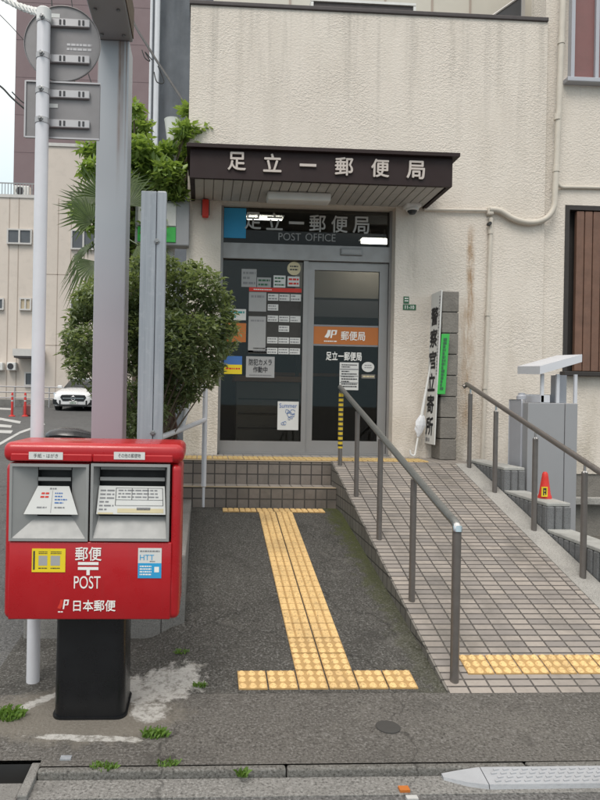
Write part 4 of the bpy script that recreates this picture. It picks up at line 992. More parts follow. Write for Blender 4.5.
for q_, par in ((rect(51, 14, 60, 18, YS_), rd), (rect(49.5, 104, 58, 108, YS_), sq)):
    MB().box(q_[0], q_[1], YS_ - .003, YS_ - .001, q_[2], q_[3]).build('label_strip', 'white paper', par)
q_ = rect(67, 43, 92, 52, YS_); MB().bars(scribble(q_, 2, 1, 61, .5), pY(YS_ - .0015)).build('print', 'sign bracket', rd)
b_ = onY(61, 39, YS_)

# ---- lit sign box on the building's left flank, and the white hopper pipe
YB = 6.75
rc = rect(135, 200, 178, 245, YB); sx = thing('sign_box', 'grey boxed wall sign with white and green panes behind the galvanised post', 'sign', ((rc[0] + rc[1]) / 2, YB, rc[2]))
m = MB(); m.box(rc[0], rc[1] + .12, YB, YB + .16, rc[2], rc[3], .012, 2); m.build('case', 'cabinet grey', sx)
MB().box(rc[0] + .03, rc[1] - .02, YB - .012, YB - .001, rc[2] + .2, rc[3] - .03, .004, 1).build('pane', 'white paper', sx)
MB().box(rc[0] + .03, rc[1] - .02, YB - .012, YB - .001, rc[2] + .03, rc[2] + .19, .004, 1).build('pane', 'green sign', sx)
m = MB(); m.box(rc[1] + .121, XL - .002, YB + .04, YB + .12, rc[2] + .1, rc[2] + .16); m.build('arm', 'bolt', sx)
c = onY(172.5, 120, 7.0); dp = thing('drain_pipe', 'white drain pipe with a funnel hopper beside the left corner of the building', 'pipe', (c.x, 7.0, 0))
MB().lathe([(.055, -.28), (.06, -.2), (.085, -.02), (.09, 0), (.08, .0), (.05, -.18)], (c.x, 7.0, c.z), 18).build('hopper', 'white plastic', dp, smooth=True)
MB().tube([(c.x, 7.0, c.z - .2), (c.x, 7.0, .3)], .05, 14).build('pipe', 'white plastic', dp, smooth=True)
MB().tube([(c.x, 7.0, c.z - .95), (c.x, 7.0, c.z - .99)], .062, 14).build('joint', 'white plastic', dp, smooth=True)
MB().box(-1.2, XL - .3, 7.2, 7.35, .0, 2.45).b.free()

# ================================================================== POST BOX
BX0, BX1, BYF, BYB, BZ0, BZ1 = -.888, -.085, 2.9, 3.28, onY(90, 621, 2.9).z, onY(90, 439, 3.2).z
pb = thing('post_box', 'red two slot post box on a black pillar at the kerb', 'post box', ((BX0 + BX1) / 2, 3.05, .03))
zs = onY(90, 463.5, BYF).z
pbm = MB().box(BX0 + .012, BX1 - .004, BYF + .012, BYB, BZ0, zs, .03, 4); body_ = pbm.build('body', 'post box red', pb, smooth=True, angle=50)
m = MB(); m.box(BX0, BX1 + .006, BYF + .004, BYB + .012, zs + .002, BZ1, .034, 5); m.build('cap', 'post box red', pb, smooth=True, angle=50)
px0, px1 = onY(9, 540, BYF).x, onY(171.5, 540, BYF).x; zsl = onY(90, 541.5, BYF).z
cut_ = MB().box(px0 + .002, px1 - .002, BYF - .1, BYF + .15, zsl - .004, zs - .004).build('cutter', 'slot dark', pb)
md = body_.modifiers.new('opening', 'BOOLEAN'); md.operation = 'DIFFERENCE'; md.object = cut_; md.solver = 'EXACT'
dg_ = bpy.context.evaluated_depsgraph_get(); dg_.update(); me_ = bpy.data.meshes.new_from_object(body_.evaluated_get(dg_)); body_.modifiers.clear(); body_.data = me_
bpy.data.objects.remove(cut_)
m = MB(); m.box(px0, px1, BYF, BYF + .05, BZ0 + .006, zsl - .003, .006, 2); m.build('front_panel', 'post box red', pb, smooth=True, angle=50)
m = MB(); m.box(px0, (px0 + px1) / 2 - .001, BYF - .001, BYF + .05, zs + .008, BZ1 - .05, .004, 1); m.box((px0 + px1) / 2 + .002, px1, BYF - .001, BYF + .05, zs + .008, BZ1 - .05, .004, 1); m.build('top_panel', 'post box red', pb)
for a, b in ((29, 63), (114, 145)):
    r_ = rect(a, 452, b, 459.5, BYF); o = MB().box(r_[0], r_[1], BYF - .0035, BYF - .0015, r_[2], r_[3]).build('name_label', 'white paper', pb)
    lettering('lettering', '手紙・はがき' if a < 50 else 'その他の郵便物', inset(r_, .14, .86, .22, .8), pY(BYF - .0042), 'dark print', o)
def hopper(px0_, px1_, inset_l, inset_r, wide):
    r_ = rect(px0_, 464, px1_, 541, BYF); x0, x1, z0, z1 = r_; t_ = .012
    m = MB(); m.box(x0, x0 + t_, BYF - .006, BYF + .03, z0, z1); m.box(x1 - t_, x1, BYF - .006, BYF + .03, z0, z1); m.box(x0 + t_, x1 - t_, BYF - .006, BYF + .03, z1 - t_, z1); m.box(x0 + t_, x1 - t_, BYF - .006, BYF + .03, z0, z0 + t_)
    fr_ = m.build('slot_frame', 'slot silver', pb)
    o0 = (x0 + t_, x1 - t_, z0 + t_, z1 - t_); yb = BYF + .048
    W_ = x1 - x0; H_ = z1 - z0
    i0 = (x0 + inset_l * W_, x1 - inset_r * W_, z0 + .3 * H_, z1 - .06 * H_)
    m = MB(); A = [(o0[0], BYF, o0[2]), (o0[1], BYF, o0[2]), (o0[1], BYF, o0[3]), (o0[0], BYF, o0[3])]; Bq = [(i0[0], yb, i0[2]), (i0[1], yb, i0[2]), (i0[1], yb, i0[3]), (i0[0], yb, i0[3])]
    for k in range(4): m.poly([A[k], A[(k + 1) % 4], Bq[(k + 1) % 4], Bq[k]])
    m.build('hopper', 'slot silver', fr_)
    m = MB(); m.poly([(p[0], yb + .06, p[2]) for p in Bq])
    for k in range(4): m.poly([Bq[k], Bq[(k + 1) % 4], (Bq[(k + 1) % 4][0], yb + .06, Bq[(k + 1) % 4][2]), (Bq[k][0], yb + .06, Bq[k][2])])
    m.build('slot_opening', 'slot dark', fr_)
    zf = z0 + .78 * H_
    m = MB(); m.box(i0[0] + .004, i0[1] - .004, yb - .012, yb - .004, zf - .004, zf + .012); m.box(i0[0] + .004, i0[1] - .004, yb - .002, yb + .02, zf + .045, zf + .06); m.build('flap', 'slot silver', fr_)
    # sloping plate with the printed sheet
    zl0, zl1 = z0 + .34 * H_, z0 + .7 * H_
    if wide: bl, br_, tl, trr = x0 + .07 * W_, x1 - .05 * W_, x0 + .09 * W_, x1 - .07 * W_
    else: bl, br_, tl, trr = x0 + .17 * W_, x1 - .14 * W_, x0 + .33 * W_, x1 - .27 * W_
    yl0, yl1 = BYF + .012, BYF + .036
    def pl_(u, v):
        l = bl + (tl - bl) * v; r = br_ + (trr - br_) * v
        return (l + (r - l) * u, yl0 + (yl1 - yl0) * v, zl0 + (zl1 - zl0) * v)
    o = MB().prism([pl_(0, 0), pl_(1, 0), pl_(1, 1), pl_(0, 1)], (0, .004, -.002)).build('printed_sheet', 'white paper', pb)
    f_ = lambda u, v: tuple(Vector(pl_(u, v)) + Vector((0, -.0012, .0006)))
    if wide:
        MB().bars(scribble((.3, .9, .55, .9), 3, 1, 71, .4) + scribble((.03, .24, .1, .9), 6, 1, 72, .4) + [(.58, .78, .14, .24)], f_).build('print', 'grey print', o)
        MB().bars([(.26, .97, .5, .512), (.26, .97, .92, .93), (.26, .268, .3, .93), (.962, .97, .3, .93), (.26, .97, .3, .312), (.5, .508, .5, .93), (.74, .748, .5, .93)], f_).build('ruling', 'dark print', o)
        MB().bars([(.02, .24, .0, .06), (.3, .97, .05, .2)], f_).build('tint', 'cream sticker', o)
    else:
        MB().bars(scribble((.2, .42, .55, .8), 2, 1, 73, .5), f_).build('print', 'red print', o)
        MB().bars(scribble((.56, .85, .35, .8), 4, 1, 74, .4), f_).build('print', 'blue print', o)
        MB().bars([(.49, .497, .05, .85)] + scribble((.4, .6, .86, .95), 1, 1, 75, .6) + scribble((.2, .4, .2, .28), 1, 1, 76, .6) + scribble((.56, .9, .2, .28), 1, 1, 77, .6), f_).build('print', 'grey print', o)
    return fr_
hl_ = hopper(9.5, 88.5, .32, .24, False); hopper(90.5, 169.5, .09, .06, True)
q_ = rect(36, 518, 50, 520.5, BYF + .01)
lettering('lettering', '郵便', rect(75.5, 547, 101.5, 560.5, BYF), pY(BYF - .001), 'white print', pb, .012, .001)
r_ = rect(78, 562, 98.5, 575, BYF); m = MB(); 
for a, b, c, d in ((0, 1, .78, 1), (0, 1, .4, .62), (.42, .58, 0, .4)): k = inset(r_, a, b, c, d); m.box(k[0], k[1], BYF - .002, BYF - .0008, k[2], k[3])
m.build('postal_mark', 'white print', pb)
lettering('lettering', 'POST', rect(74, 576, 100.5, 588.5, BYF), pY(BYF - .001), 'white print', pb, 0, .001)
lettering('lettering', '日本郵便', rect(73.5, 600, 115.5, 611, BYF), pY(BYF - .001), 'white print', pb, .012, .001)
mono(rect(57, 599.5, 69, 609, BYF), pY(BYF - .0012), pb, 'red print', 'white print')
MB().bars(scribble(rect(58, 611, 67, 612.5, BYF), 1, 1, 78, .8), pY(BYF - .0012)).build('print', 'white print', pb)
r_ = rect(32, 548.5, 65.5, 572, BYF); o = MB().box(r_[0], r_[1], BYF - .0025, BYF - .0005, r_[2], r_[3]).build('yellow_sticker', 'yellow sticker', pb)
MB().bars(scribble(inset(r_, .2, .46, .76, .9), 2, 1, 81) + scribble(inset(r_, .56, .88, .76, .9), 2, 1, 82) + scribble(inset(r_, .2, .46, .12, .22), 1, 1, 83) + scribble(inset(r_, .56, .88, .12, .22), 1, 1, 84) + [inset(r_, .04, .09, .1, .9)], pY(BYF - .0032)).build('print', 'dark print', o)
MB().bars([inset(r_, .2, .46, .28, .7), inset(r_, .56, .84, .28, .7)], pY(BYF - .003)).build('blank_square', 'paper shade', o)
r_ = rect(138, 548, 161.5, 578, BYF); o = MB().box(r_[0], r_[1], BYF - .0025, BYF - .0005, r_[2], r_[3]).build('blue_sticker', 'white paper', pb)
MB().bars([inset(r_, 0, 1, 0, .5)], pY(BYF - .003)).build('lower_half', 'cyan sticker', o)
lettering('lettering', 'HTT', inset(r_, .08, .68, .6, .78), pY(BYF - .0034), 'cyan sticker', o, 0)
MB().bars(scribble(inset(r_, .08, .92, .86, .94), 1, 1, 85, .6) + scribble(inset(r_, .5, .95, .54, .58), 1, 1, 86, .8), pY(BYF - .0034)).build('print', 'grey print', o)
MB().bars(scribble(inset(r_, .08, .58, .08, .44), 4, 1, 87, .5) + [inset(r_, .7, .9, .2, .38)], pY(BYF - .0036)).build('print', 'white print', o)
# pillar
cx_, cy_ = onY(90.5, 650, 2.98).x, 3.1; hw_ = (onY(126.5, 680, 2.98).x - onY(55, 680, 2.98).x) / 2
def rrect(cx, cy, a, b, r, z, n=6):
    P = []
    for sx_, sy_, s0 in ((1, 1, 0), (-1, 1, 90), (-1, -1, 180), (1, -1, 270)):
        for k in range(n + 1):
            t = R(s0 + 90 * k / n); P.append((cx + sx_ * (a - r) + r * math.cos(t), cy + sy_ * (b - r) + r * math.sin(t), z))
    return P
zf = onY(90, 719, 2.96).z - .005
MB().loft([rrect(cx_, cy_, hw_, .135, .05, zf), rrect(cx_, cy_, hw_ * .985, .133, .05, BZ0 + .01)]).build('pillar', 'post box black', pb, smooth=True, angle=50)
MB().loft([rrect(cx_, cy_, hw_ + .008, .143, .05, zf - .03), rrect(cx_, cy_, hw_ + .008, .143, .05, zf + .012)]).build('foot', 'post box black', pb)

# ================================================================== KERB ITEMS
zk = .0
kp = thing('kerb_ramp_plate', 'grey plastic kerb ramp plate with a tapered left end in the gutter', 'kerb plate', (1.6, 2.55, -.016))
def kpx(px, py, z): return onZ(px, py, z)
a = kpx(438, 768, -.01).x; a2 = kpx(475, 766, -.01).x
m = MB(); m.prism([(a2, 2.475, -.0225), (a2, 2.48, -.005), (a2, 2.568, .014), (a2, 2.57, -.0225)], (2.4, 0, 0)); m.build('plate', 'kerb plate grey', kp)
m = MB(); m.loft([[(a2 - .004, 2.475, -.0225), (a2 - .004, 2.48, -.005), (a2 - .004, 2.568, .014), (a2 - .004, 2.57, -.0225)], [(a2 - .08, 2.495, -.0225), (a2 - .08, 2.5, -.007), (a2 - .08, 2.568, .004), (a2 - .08, 2.57, -.0225)], [(a, 2.54, -.0225), (a, 2.545, -.012), (a, 2.568, -.01), (a, 2.57, -.0225)]]); m.build('end_piece', 'kerb plate grey', kp)
m = MB(); sl_ = lambda y: -.005 + (y - 2.48) / .088 * .019
x = a2 + .03
while x < a2 + 2.3:
    for j, y in enumerate((2.49, 2.509, 2.528, 2.547)):
        xx = x + (j % 2) * .018
        m.prism([(xx, y, sl_(y)), (xx + .024, y + .004, sl_(y + .004)), (xx + .024, y + .012, sl_(y + .012)), (xx, y + .008, sl_(y + .008))], (0, 0, .004))
    x += .04
m.build('tread_pattern', 'kerb plate grey', kp)
c = pz(388, 725); o = MB().lathe([(.001, .006), (.05, .006), (.056, .003), (.056, -.01)], c, 24).build('valve_cover', 'dark joint', None, loc=c); tag(o, 'small round iron valve cover set in the pavement below the ramp', 'cover')
c = onZ(404, 788, -.013); o = MB().box(c.x - .02, c.x + .02, c.y - .015, c.y + .015, -.03, -.012).build('survey_marker', 'orange band', None, loc=c); tag(o, 'tiny orange square marker on the gutter', 'marker')
c = onZ(412, 797, -.013); o = MB().box(c.x - .022, c.x + .022, c.y - .012, c.y + .012, -.03, -.012).build('survey_marker', 'marking white', None, loc=c); tag(o, 'tiny white square marker at the bottom edge of the photo', 'marker')
c = pz(66, 754); o = MB().box(c.x - .022, c.x + .022, c.y - .014, c.y + .014, c.z - .01, c.z + .006).build('survey_marker', 'galvanised', None, loc=c); tag(o, 'small metal square marker in the pavement near the kerb below the post box', 'marker')
dn_ = thing('drain_inlet', 'dark kerb drain inlet with a concrete lid at the left corner', 'drain', (-.95, 2.6, -.04))
m = MB(); zc0, zc1 = -.3, -.004
m.poly([(-1.6, 2.655, zc0), (-.672, 2.655, zc0), (-.672, 2.655, zc1), (-1.6, 2.655, zc1)]); m.poly([(-1.6, 2.535, zc0), (-.672, 2.535, zc0), (-.672, 2.655, zc0), (-1.6, 2.655, zc0)]); m.poly([(-.672, 2.535, zc0), (-.672, 2.655, zc0), (-.672, 2.655, zc1), (-.672, 2.535, zc1)])
m.build('cavity', 'slot dark', dn_)
MB().box(-1.6, -.674, 2.44, 2.557, -.3, -.02, .008, 2).build('lid', 'dark concrete', dn_); MB().box(-.671, -.632, 2.44, 2.66, -.3, .001, .006).build('frame', 'dark concrete', dn_)

def tuft(px, py, n, r_, h, label):
    c = pz(px, py); rnd = random.Random(int(px * 7 + py)); m = MB()
    for _ in range(n):
        a = rnd.uniform(0, 6.28); d = r_ * math.sqrt(rnd.random()); b0 = Vector((c.x + d * math.cos(a), c.y + d * .5 * math.sin(a), c.z - .005)); t = rnd.uniform(0, 6.28)
        hh = h * rnd.uniform(.5, 1.2); ln = Vector((math.cos(t), math.sin(t), 0)) * hh * rnd.uniform(.2, .9); wv = Vector((-math.sin(t), math.cos(t), 0)) * .0035
        m.poly([b0 - wv, b0 + wv, b0 + ln * .5 + wv * .8 + Vector((0, 0, hh * .7))]); m.poly([b0 + ln * .5 + wv * .8 + Vector((0, 0, hh * .7)), b0 + ln + Vector((0, 0, hh * .75)), b0 - wv])
    o = m.build('grass_tuft', 'grass blade', None, loc=c, norm=False); return tag(o, label, 'grass', 'weeds growing along the kerb')
tuft(4, 716, 240, .09, .05, 'grass tuft at the left edge of the photo beside the post box pad')
tuft(155, 733, 160, .06, .04, 'grass tuft at the right rear of the post box pad')
tuft(104, 762, 100, .055, .025, 'low weeds in the kerb joint below the post box pillar')
tuft(168, 759, 90, .05, .025, 'low weeds in the kerb joint right of the post box')
tuft(243, 770, 60, .022, .035, 'lone weed growing from the kerb face below the guide strip')
tuft(200, 688, 60, .035, .03, 'small weed beside the white mortar patch')
tuft(182, 664, 50, .05, .022, 'sparse weeds at the foot of the planter wall')

# ================================================================== PLANTS
def leaves(name, mat, parent, pts, size, rnd, flat=.35, slim=.42):
    V = []; Fc = []
    off_ = WL[parent.name]
    for p in pts:
        s = size * rnd.uniform(.6, 1.3); a = rnd.uniform(0, 6.28); el = rnd.gauss(0, flat) 
        d = Vector((math.cos(a) * math.cos(el), math.sin(a) * math.cos(el), math.sin(el) - .15)); d.normalize()
        sd_ = d.cross(Vector((rnd.uniform(-.5, .5), rnd.uniform(-.5, .5), 1))).normalized(); nrm = sd_.cross(d)
        p = Vector(p) - off_; i = len(V)
        V += [p, p + d * s * .5 + sd_ * s * slim * .5 + nrm * s * .08, p + d * s, p + d * s * .5 - sd_ * s * slim * .5 + nrm * s * .08]
        Fc += [(i, i + 1, i + 2), (i, i + 2, i + 3)]
    me = bpy.data.meshes.new(name); me.from_pydata([tuple(v) for v in V], [], Fc); me.materials.append(MATS[mat]); me.update()
    o = bpy.data.objects.new(name, me); COL.objects.link(o); o.parent = parent; WL[o.name] = off_; return o
def clump_points(clumps, rnd, n):
    vol = [c[1] ** 2 for c in clumps]; tot = sum(vol); P = []
    for (c, r_, *rest), v in zip(clumps, vol):
        for _ in range(int(n * v / tot)):
            while True:
                q_ = Vector((rnd.uniform(-1, 1), rnd.uniform(-1, 1), rnd.uniform(-1, 1)))
                if .15 < q_.length <= 1: break
            q_ = q_ * (q_.length ** -.35)
            P.append(Vector(c) + Vector((q_.x * r_, q_.y * r_, q_.z * r_ * .8)) * rnd.uniform(.85, 1.12))
    return P
rnd = random.Random(21)
def clumps_from(list_px, Y, dy, rs):
    out_ = []
    for px, py, r_ in list_px: 
        yy = Y + rnd.uniform(-dy, dy); out_.append((onY(px, py, yy), r_ / 640 * yy * rs))
    return out_
sh = thing('shrub', 'large round dark green shrub in the planter left of the entrance steps', 'shrub', (onY(150, 440, 5.1).x, 5.1, .5))
sl1 = [(95, 300, 20), (110, 282, 18), (150, 275, 20), (180, 278, 18), (205, 285, 20), (120, 320, 26), (155, 310, 28), (190, 315, 26), (218, 300, 14), (222, 325, 14), (85, 340, 18), (105, 360, 26), (140, 355, 30), (175, 350, 26),
       (205, 350, 22), (222, 345, 14), (228, 312, 8), (110, 388, 20), (145, 398, 26), (178, 385, 22), (206, 372, 14), (215, 368, 10), (80, 365, 14), (76, 322, 10), (190, 392, 12), (128, 425, 18), (150, 428, 16), (130, 290, 22), (168, 262, 8), (196, 268, 9), (140, 264, 9), (232, 330, 7), (208, 384, 7), (100, 300, 24), (84, 312, 14), (135, 330, 26), (165, 330, 26), (198, 330, 20), (160, 365, 26), (195, 368, 18), (178, 402, 11), (150, 412, 18), (72, 350, 12), (70, 335, 9), (76, 376, 8), (135, 408, 16)]
cl = clumps_from(sl1, 5.1, .38, 1.0)
leaves('crown', 'shrub leaf', sh, clump_points(cl, rnd, 27000), .058, rnd, .5, .42)
m = MB(); b0 = Vector((onY(150, 440, 5.1).x, 5.1, .45))
for c, r_ in cl[::2]: m.tube(smoothpts([b0 + Vector((rnd.uniform(-.06, .06), rnd.uniform(-.06, .06), 0)), Vector((b0.x * .8 + c.x * .2, b0.y * .8 + c.y * .2, b0.z * .5 + c.z * .5)), c], 3), [.012, .01, .008, .007, .006, .005, .004][:7], 5)
m.build('trunk', 'bark', sh, smooth=True)
tr_ = thing('broadleaf_tree', 'bright green broadleaf tree between the drain pipe and the beige block', 'tree', (onY(140, 300, 7.6).x, 7.6, .2))
tl1 = [(60 + 45, 150, 14), (135, 128, 16), (138, 150, 18), (130, 172, 18), (150, 162, 18), (165, 175, 18), (118, 190, 16), (140, 195, 20), (162, 198, 18), (178, 168, 14), (190, 150, 15), (186, 132, 12), (198, 128, 10), (190, 112, 9), (203, 118, 9), (207, 132, 7), (90, 168, 10), (84, 205, 10), (92, 222, 12), (130, 220, 22), (152, 230, 20), (175, 195, 12), (136, 250, 18), (88, 152, 9), (150, 182, 16), (112, 140, 10), (134, 110, 8), (168, 150, 10), (78, 212, 7), (150, 255, 14), (182, 182, 10)]
cl = clumps_from(tl1, 7.0, .35, 1.0)
leaves('crown', 'tree leaf', tr_, clump_points(cl, rnd, 8500), .1, rnd, .55, .5)
m = MB(); b0 = Vector((onY(140, 300, 7.6).x, 7.4, .2))
m.tube([b0, b0 + Vector((.02, -.1, 1.2)), b0 + Vector((-.02, -.2, 2.4))], [.07, .055, .045], 8)
for c, r_ in cl: m.tube(smoothpts([b0 + Vector((-.02, -.2, 2.2)), (b0 + Vector((0, -.2, 2.5))).lerp(c, .5), c], 3), [.03, .026, .022, .018, .014, .01, .006], 5)
m.build('trunk', 'bark', tr_, smooth=True)
# fan palm
hd_ = onY(112, 240, 6.0); pb0 = Vector((onY(170, 440, 5.75).x, 5.75, .45))
pm = thing('palm_tree', 'fan palm with a shaggy brown trunk and drooping fronds behind the steel column', 'palm', pb0)
m = MB(); rr = [(.085 + .012 * math.sin(k * 2.1)) for k in range(14)]; m.tube([pb0.lerp(Vector((pb0.x - .05, 5.9, 1.6)), k / 6) for k in range(7)] + [Vector((pb0.x - .05, 5.9, 1.6)).lerp(hd_, k / 7) for k in range(1, 8)], rr, 10)
m.build('trunk', 'palm fibre', pm, smooth=True)
m = MB()
for _ in range(220):
    t = rnd.random(); c = pb0.lerp(Vector((pb0.x - .05, 5.9, 1.6)), t); a = rnd.uniform(0, 6.28); d = Vector((math.cos(a), math.sin(a), 0)); p = c + d * .08
    m.poly([p + d.cross(Vector((0, 0, .008))), p - d.cross(Vector((0, 0, .008))), p + d * rnd.uniform(.03, .07) + Vector((0, 0, -rnd.uniform(.04, .12)))])
m.build('fibre', 'palm fibre', pm, norm=False)
def frond(c_end, n=16, L=.42, drop=0.):
    e = Vector(c_end); ax = (e - hd_).normalized(); sd_ = ax.cross(Vector((0, -.8, .6))).normalized(); fr_ = MB()
    fr_.tube([hd_, hd_.lerp(e, .5) + Vector((0, 0, .05)), e], [.012, .009, .007], 5)
    nv = ax.cross(sd_)
    for k in range(n):
        t = (k / (n - 1) - .5) * 2 * 1.35; d = (ax * math.cos(t) + sd_ * math.sin(t)).normalized(); ll = L * (1 - .25 * abs(t) / 1.35) * rnd.uniform(.85, 1.1)
        wv = d.cross(nv).normalized() * .013; tip = e + d * ll + Vector((0, 0, -drop * ll - .05 * rnd.random())); mid = e + d * ll * .55
        fr_.poly([e - wv * .5, mid - wv, mid + nv * .006, e]); fr_.poly([e, mid + nv * .006, mid + wv, e + wv * .5]); fr_.poly([mid - wv, tip, mid + nv * .006]); fr_.poly([mid + nv * .006, tip, mid + wv])
    return fr_.build('frond', 'palm leaf', pm, norm=False)
for px, py, Y, dr_ in ((92, 222, 5.9, .1), (90, 205, 6.2, .0), (96, 262, 5.9, .55), (88, 250, 6.2, .6), (128, 205, 6.1, 0), (138, 245, 5.9, .4), (105, 278, 5.8, .8), (120, 190, 6.3, 0), (104, 198, 6.0, .0)):
    frond(onY(px, py, Y), 18, .40, dr_)

# ================================================================== BACKGROUND BLOCKS AND STREET
YB1 = 31.0
zg1 = street_z(YB1) - .05
ab = thing('apartment_building', 'beige four storey block across the side street with small windows', 'building', (onY(70, 400, YB1).x, YB1, zg1))
pA = onY(45, 147, YB1); pB = onY(-60, 197, YB1); xr = onY(215, 147, YB1).x; xm = pA.x; xl = pB.x
ztop1 = onY(70, 147, YB1).z; ztop2 = onY(20, 197, YB1).z
m = MB(); m.box(xm, xr, YB1, YB1 + 9, zg1, ztop1); m.build('wall', 'beige facade', ab)
m = MB(); m.box(xl, xm - .004, YB1 + .15, YB1 + 9, zg1, ztop2); m.build('wall', 'beige facade', ab)
m = MB(); m.box(xl, xm - .005, YB1 + .1, YB1 + .45, ztop2, ztop2 + .15); m.box(xm - .05, xr, YB1 - .06, YB1 + .3, ztop1, ztop1 + .15); m.build('coping', 'window frame', ab)
m = MB()
for px in (7, 16.5, 57, 70): 
    x = onY(px, 300, YB1).x; m.box(x - .02, x + .02, YB1 - .006 if px > 45 else YB1 + .14, YB1 - .001 if px > 45 else YB1 + .149, zg1, ztop2)
for py in (274, 345):
    z = onY(40, py, YB1).z; m.box(xm, xr, YB1 - .006, YB1 - .001, z - .02, z + .02)
m.build('panel_joint', 'beige joint', ab)
for a, b, c, d, cur in ((7, 229, 32, 244.5, 0), (71, 230, 96, 250, 0), (-8, 298, 4, 310, 0), (19.5, 298, 31.5, 310.5, 1), (70, 299, 92, 316, 0), (24.5, 372, 33, 386, 0), (100, 230, 126, 250, 0), (100, 300, 126, 316, 0)):
    Y = YB1 if a > 40 else YB1 + .15
    r_ = rect(a, b, c, d, Y - .05); t_ = .07
    m = MB(); m.box(r_[0], r_[1], Y - .1, Y - .01, r_[3] - t_, r_[3]); m.box(r_[0], r_[1], Y - .14, Y - .01, r_[2], r_[2] + t_); m.box(r_[0], r_[0] + t_, Y - .1, Y - .01, r_[2] + t_, r_[3] - t_); m.box(r_[1] - t_, r_[1], Y - .1, Y - .01, r_[2] + t_, r_[3] - t_); mid = (r_[0] + r_[1]) / 2
    if c - a > 10: m.box(mid - .04, mid + .04, Y - .1, Y - .01, r_[2] + t_, r_[3] - t_)
    wi = m.build('window', 'window frame', ab); MB().box(r_[0] + t_, r_[1] - t_, Y - .05, Y - .04, r_[2] + t_, r_[3] - t_).build('pane', 'curtain' if cur else 'window dark', wi)
m = MB(); r_ = rect(17, 350, 45, 357, YB1); m.box(r_[0], r_[1], YB1 - .7, YB1 + .14, r_[2], r_[3]); m.build('awning', 'window frame', ab)
m = MB(); r_ = rect(17, 355, 45, 357.5, YB1); m.box(r_[0] + .05, r_[1] - .05, YB1 - .68, YB1 + .13, r_[2] - .06, r_[2] + .1); m.build('awning_underside', 'coping dark', ab)
m = MB()
for px in range(-10, 35, 3): x = onY(px, 190, YB1 + .3).x; m.box(x - .015, x + .015, YB1 + .3, YB1 + .33, ztop2 + .15, ztop2 + .75)
m.box(xl, onY(34, 190, YB1 + .3).x, YB1 + .3, YB1 + .34, ztop2 + .72, ztop2 + .77); m.build('roof_railing', 'bolt', ab)
def acunit(rc, Y, label):
    o = thing('air_conditioner', label, 'air conditioner', ((rc[0] + rc[1]) / 2, Y, rc[2]), 'outdoor air conditioning units on the beige block')
    MB().box(rc[0], rc[1], Y - .35, Y, rc[2], rc[3], .03).build('case', 'lamp white', o)
    cx2 = rc[0] + (rc[1] - rc[0]) * .42; rr_ = (rc[3] - rc[2]) * .38
    MB().lathe([(.01, -.015), (rr_, -.015), (rr_, -.002)], (cx2, Y - .35, (rc[2] + rc[3]) / 2), 16, 'Y').build('fan_grille', 'dark print', o)
acunit(rect(14, 186.5, 30, 197, YB1 + .8), YB1 + 1, 'air conditioner standing behind the roof railing')
acunit(rect(8, 362.5, 17, 370.5, YB1), YB1 + .14, 'air conditioner on the wall below the awning')
acunit(rect(-6, 362.5, 4, 370.5, YB1), YB1 + .14, 'air conditioner on the wall cut by the left edge of the photo')
tw = thing('tower_block', 'tall mauve brown tower behind the beige block', 'building', (onY(80, 300, 52).x, 52, 0))
MB().box(onY(14, 150, 52).x, onY(149, 150, 52).x, 52, 64, 0, 42).build('wall', 'mauve tower wall', tw)
m = MB(); 
for k in range(12): m.box(onY(14, 150, 52).x + .02, onY(149, 150, 52).x - .02, 51.985, 51.998, 3 + k * 3, 3.06 + k * 3)
m.build('floor_joint', 'mauve tower wall', tw)
nb = thing('netted_building', 'building wrapped in dark grey scaffold netting behind the tree', 'building', (onY(175, 300, 22).x, 22, 0))
xn0 = onY(158.5, 100, 22).x; m = MB(); nx_ = 40; nz_ = 60
def netf(i, j): 
    x = xn0 + 7 * i / nx_; z = 22 * j / nz_; y = 22 + .12 * math.sin(i * 1.9 + math.sin(j * .8) * .8) * abs(math.sin(j * math.pi / 9)) + rnd.uniform(-.02, .02); return (x, y, z)
g = [[m.b.verts.new(netf(i, j)) for i in range(nx_ + 1)] for j in range(nz_ + 1)]
for j in range(nz_):
    for i in range(nx_): m.b.faces.new((g[j][i], g[j][i + 1], g[j + 1][i + 1], g[j + 1][i]))
m.build('netting', 'netting grey', nb, smooth=True, angle=80)
MB().box(xn0 + .05, xn0 + 7, 22.3, 32, 0, 21.9).build('wall', 'netting grey', nb)
m = MB()
for px in (150, 156): x = onY(px, 100, 21.7).x; m.tube([(x, 21.7, 0), (x, 21.7, 22)], .045 if px == 150 else .09, 8)
m.build('scaffold_pole', 'netting pole', nb, smooth=True)
MB().box(onY(150, 100, 22.4).x, xn0 + .05, 22.4, 30, 0, 22).build('stair_shaft', 'netting grey', nb)
# side boundary screen beside the post office
# fence rail by the beige block
fn = thing('guard_railing', 'pale metal pipe railing along the foot of the beige block', 'railing', (onY(60, 395, 28.6).x, 28.6, street_z(28.6)))
m = MB(); x0 = onY(-20, 392, 28.6).x; x1 = onY(100, 392, 28.6).x; z0 = street_z(28.6)
x = x0; m2 = MB()
while x < x1: m2.tube([(x, 28.6, z0 - .05), (x, 28.6, z0 + .9)], .03, 6); x += 1.5
m2.build('post', 'sign bracket', fn)
for h in (.4, .65, .9): m.tube([(x0, 28.6, z0 + h), (x1, 28.6, z0 + h)], .028, 6)
m.build('rail', 'sign bracket', fn)
wl_ = thing('low_wall', 'low dark base wall behind the railing of the beige block', 'wall', (onY(40, 404, 29.6).x, 29.6, street_z(29.6)))
MB().box(x0 - 3, x1 + 2, 29.6, 29.75, street_z(29.6) - .1, street_z(29.6) + .3, .02).build('block', 'dark concrete', wl_)
bo = None
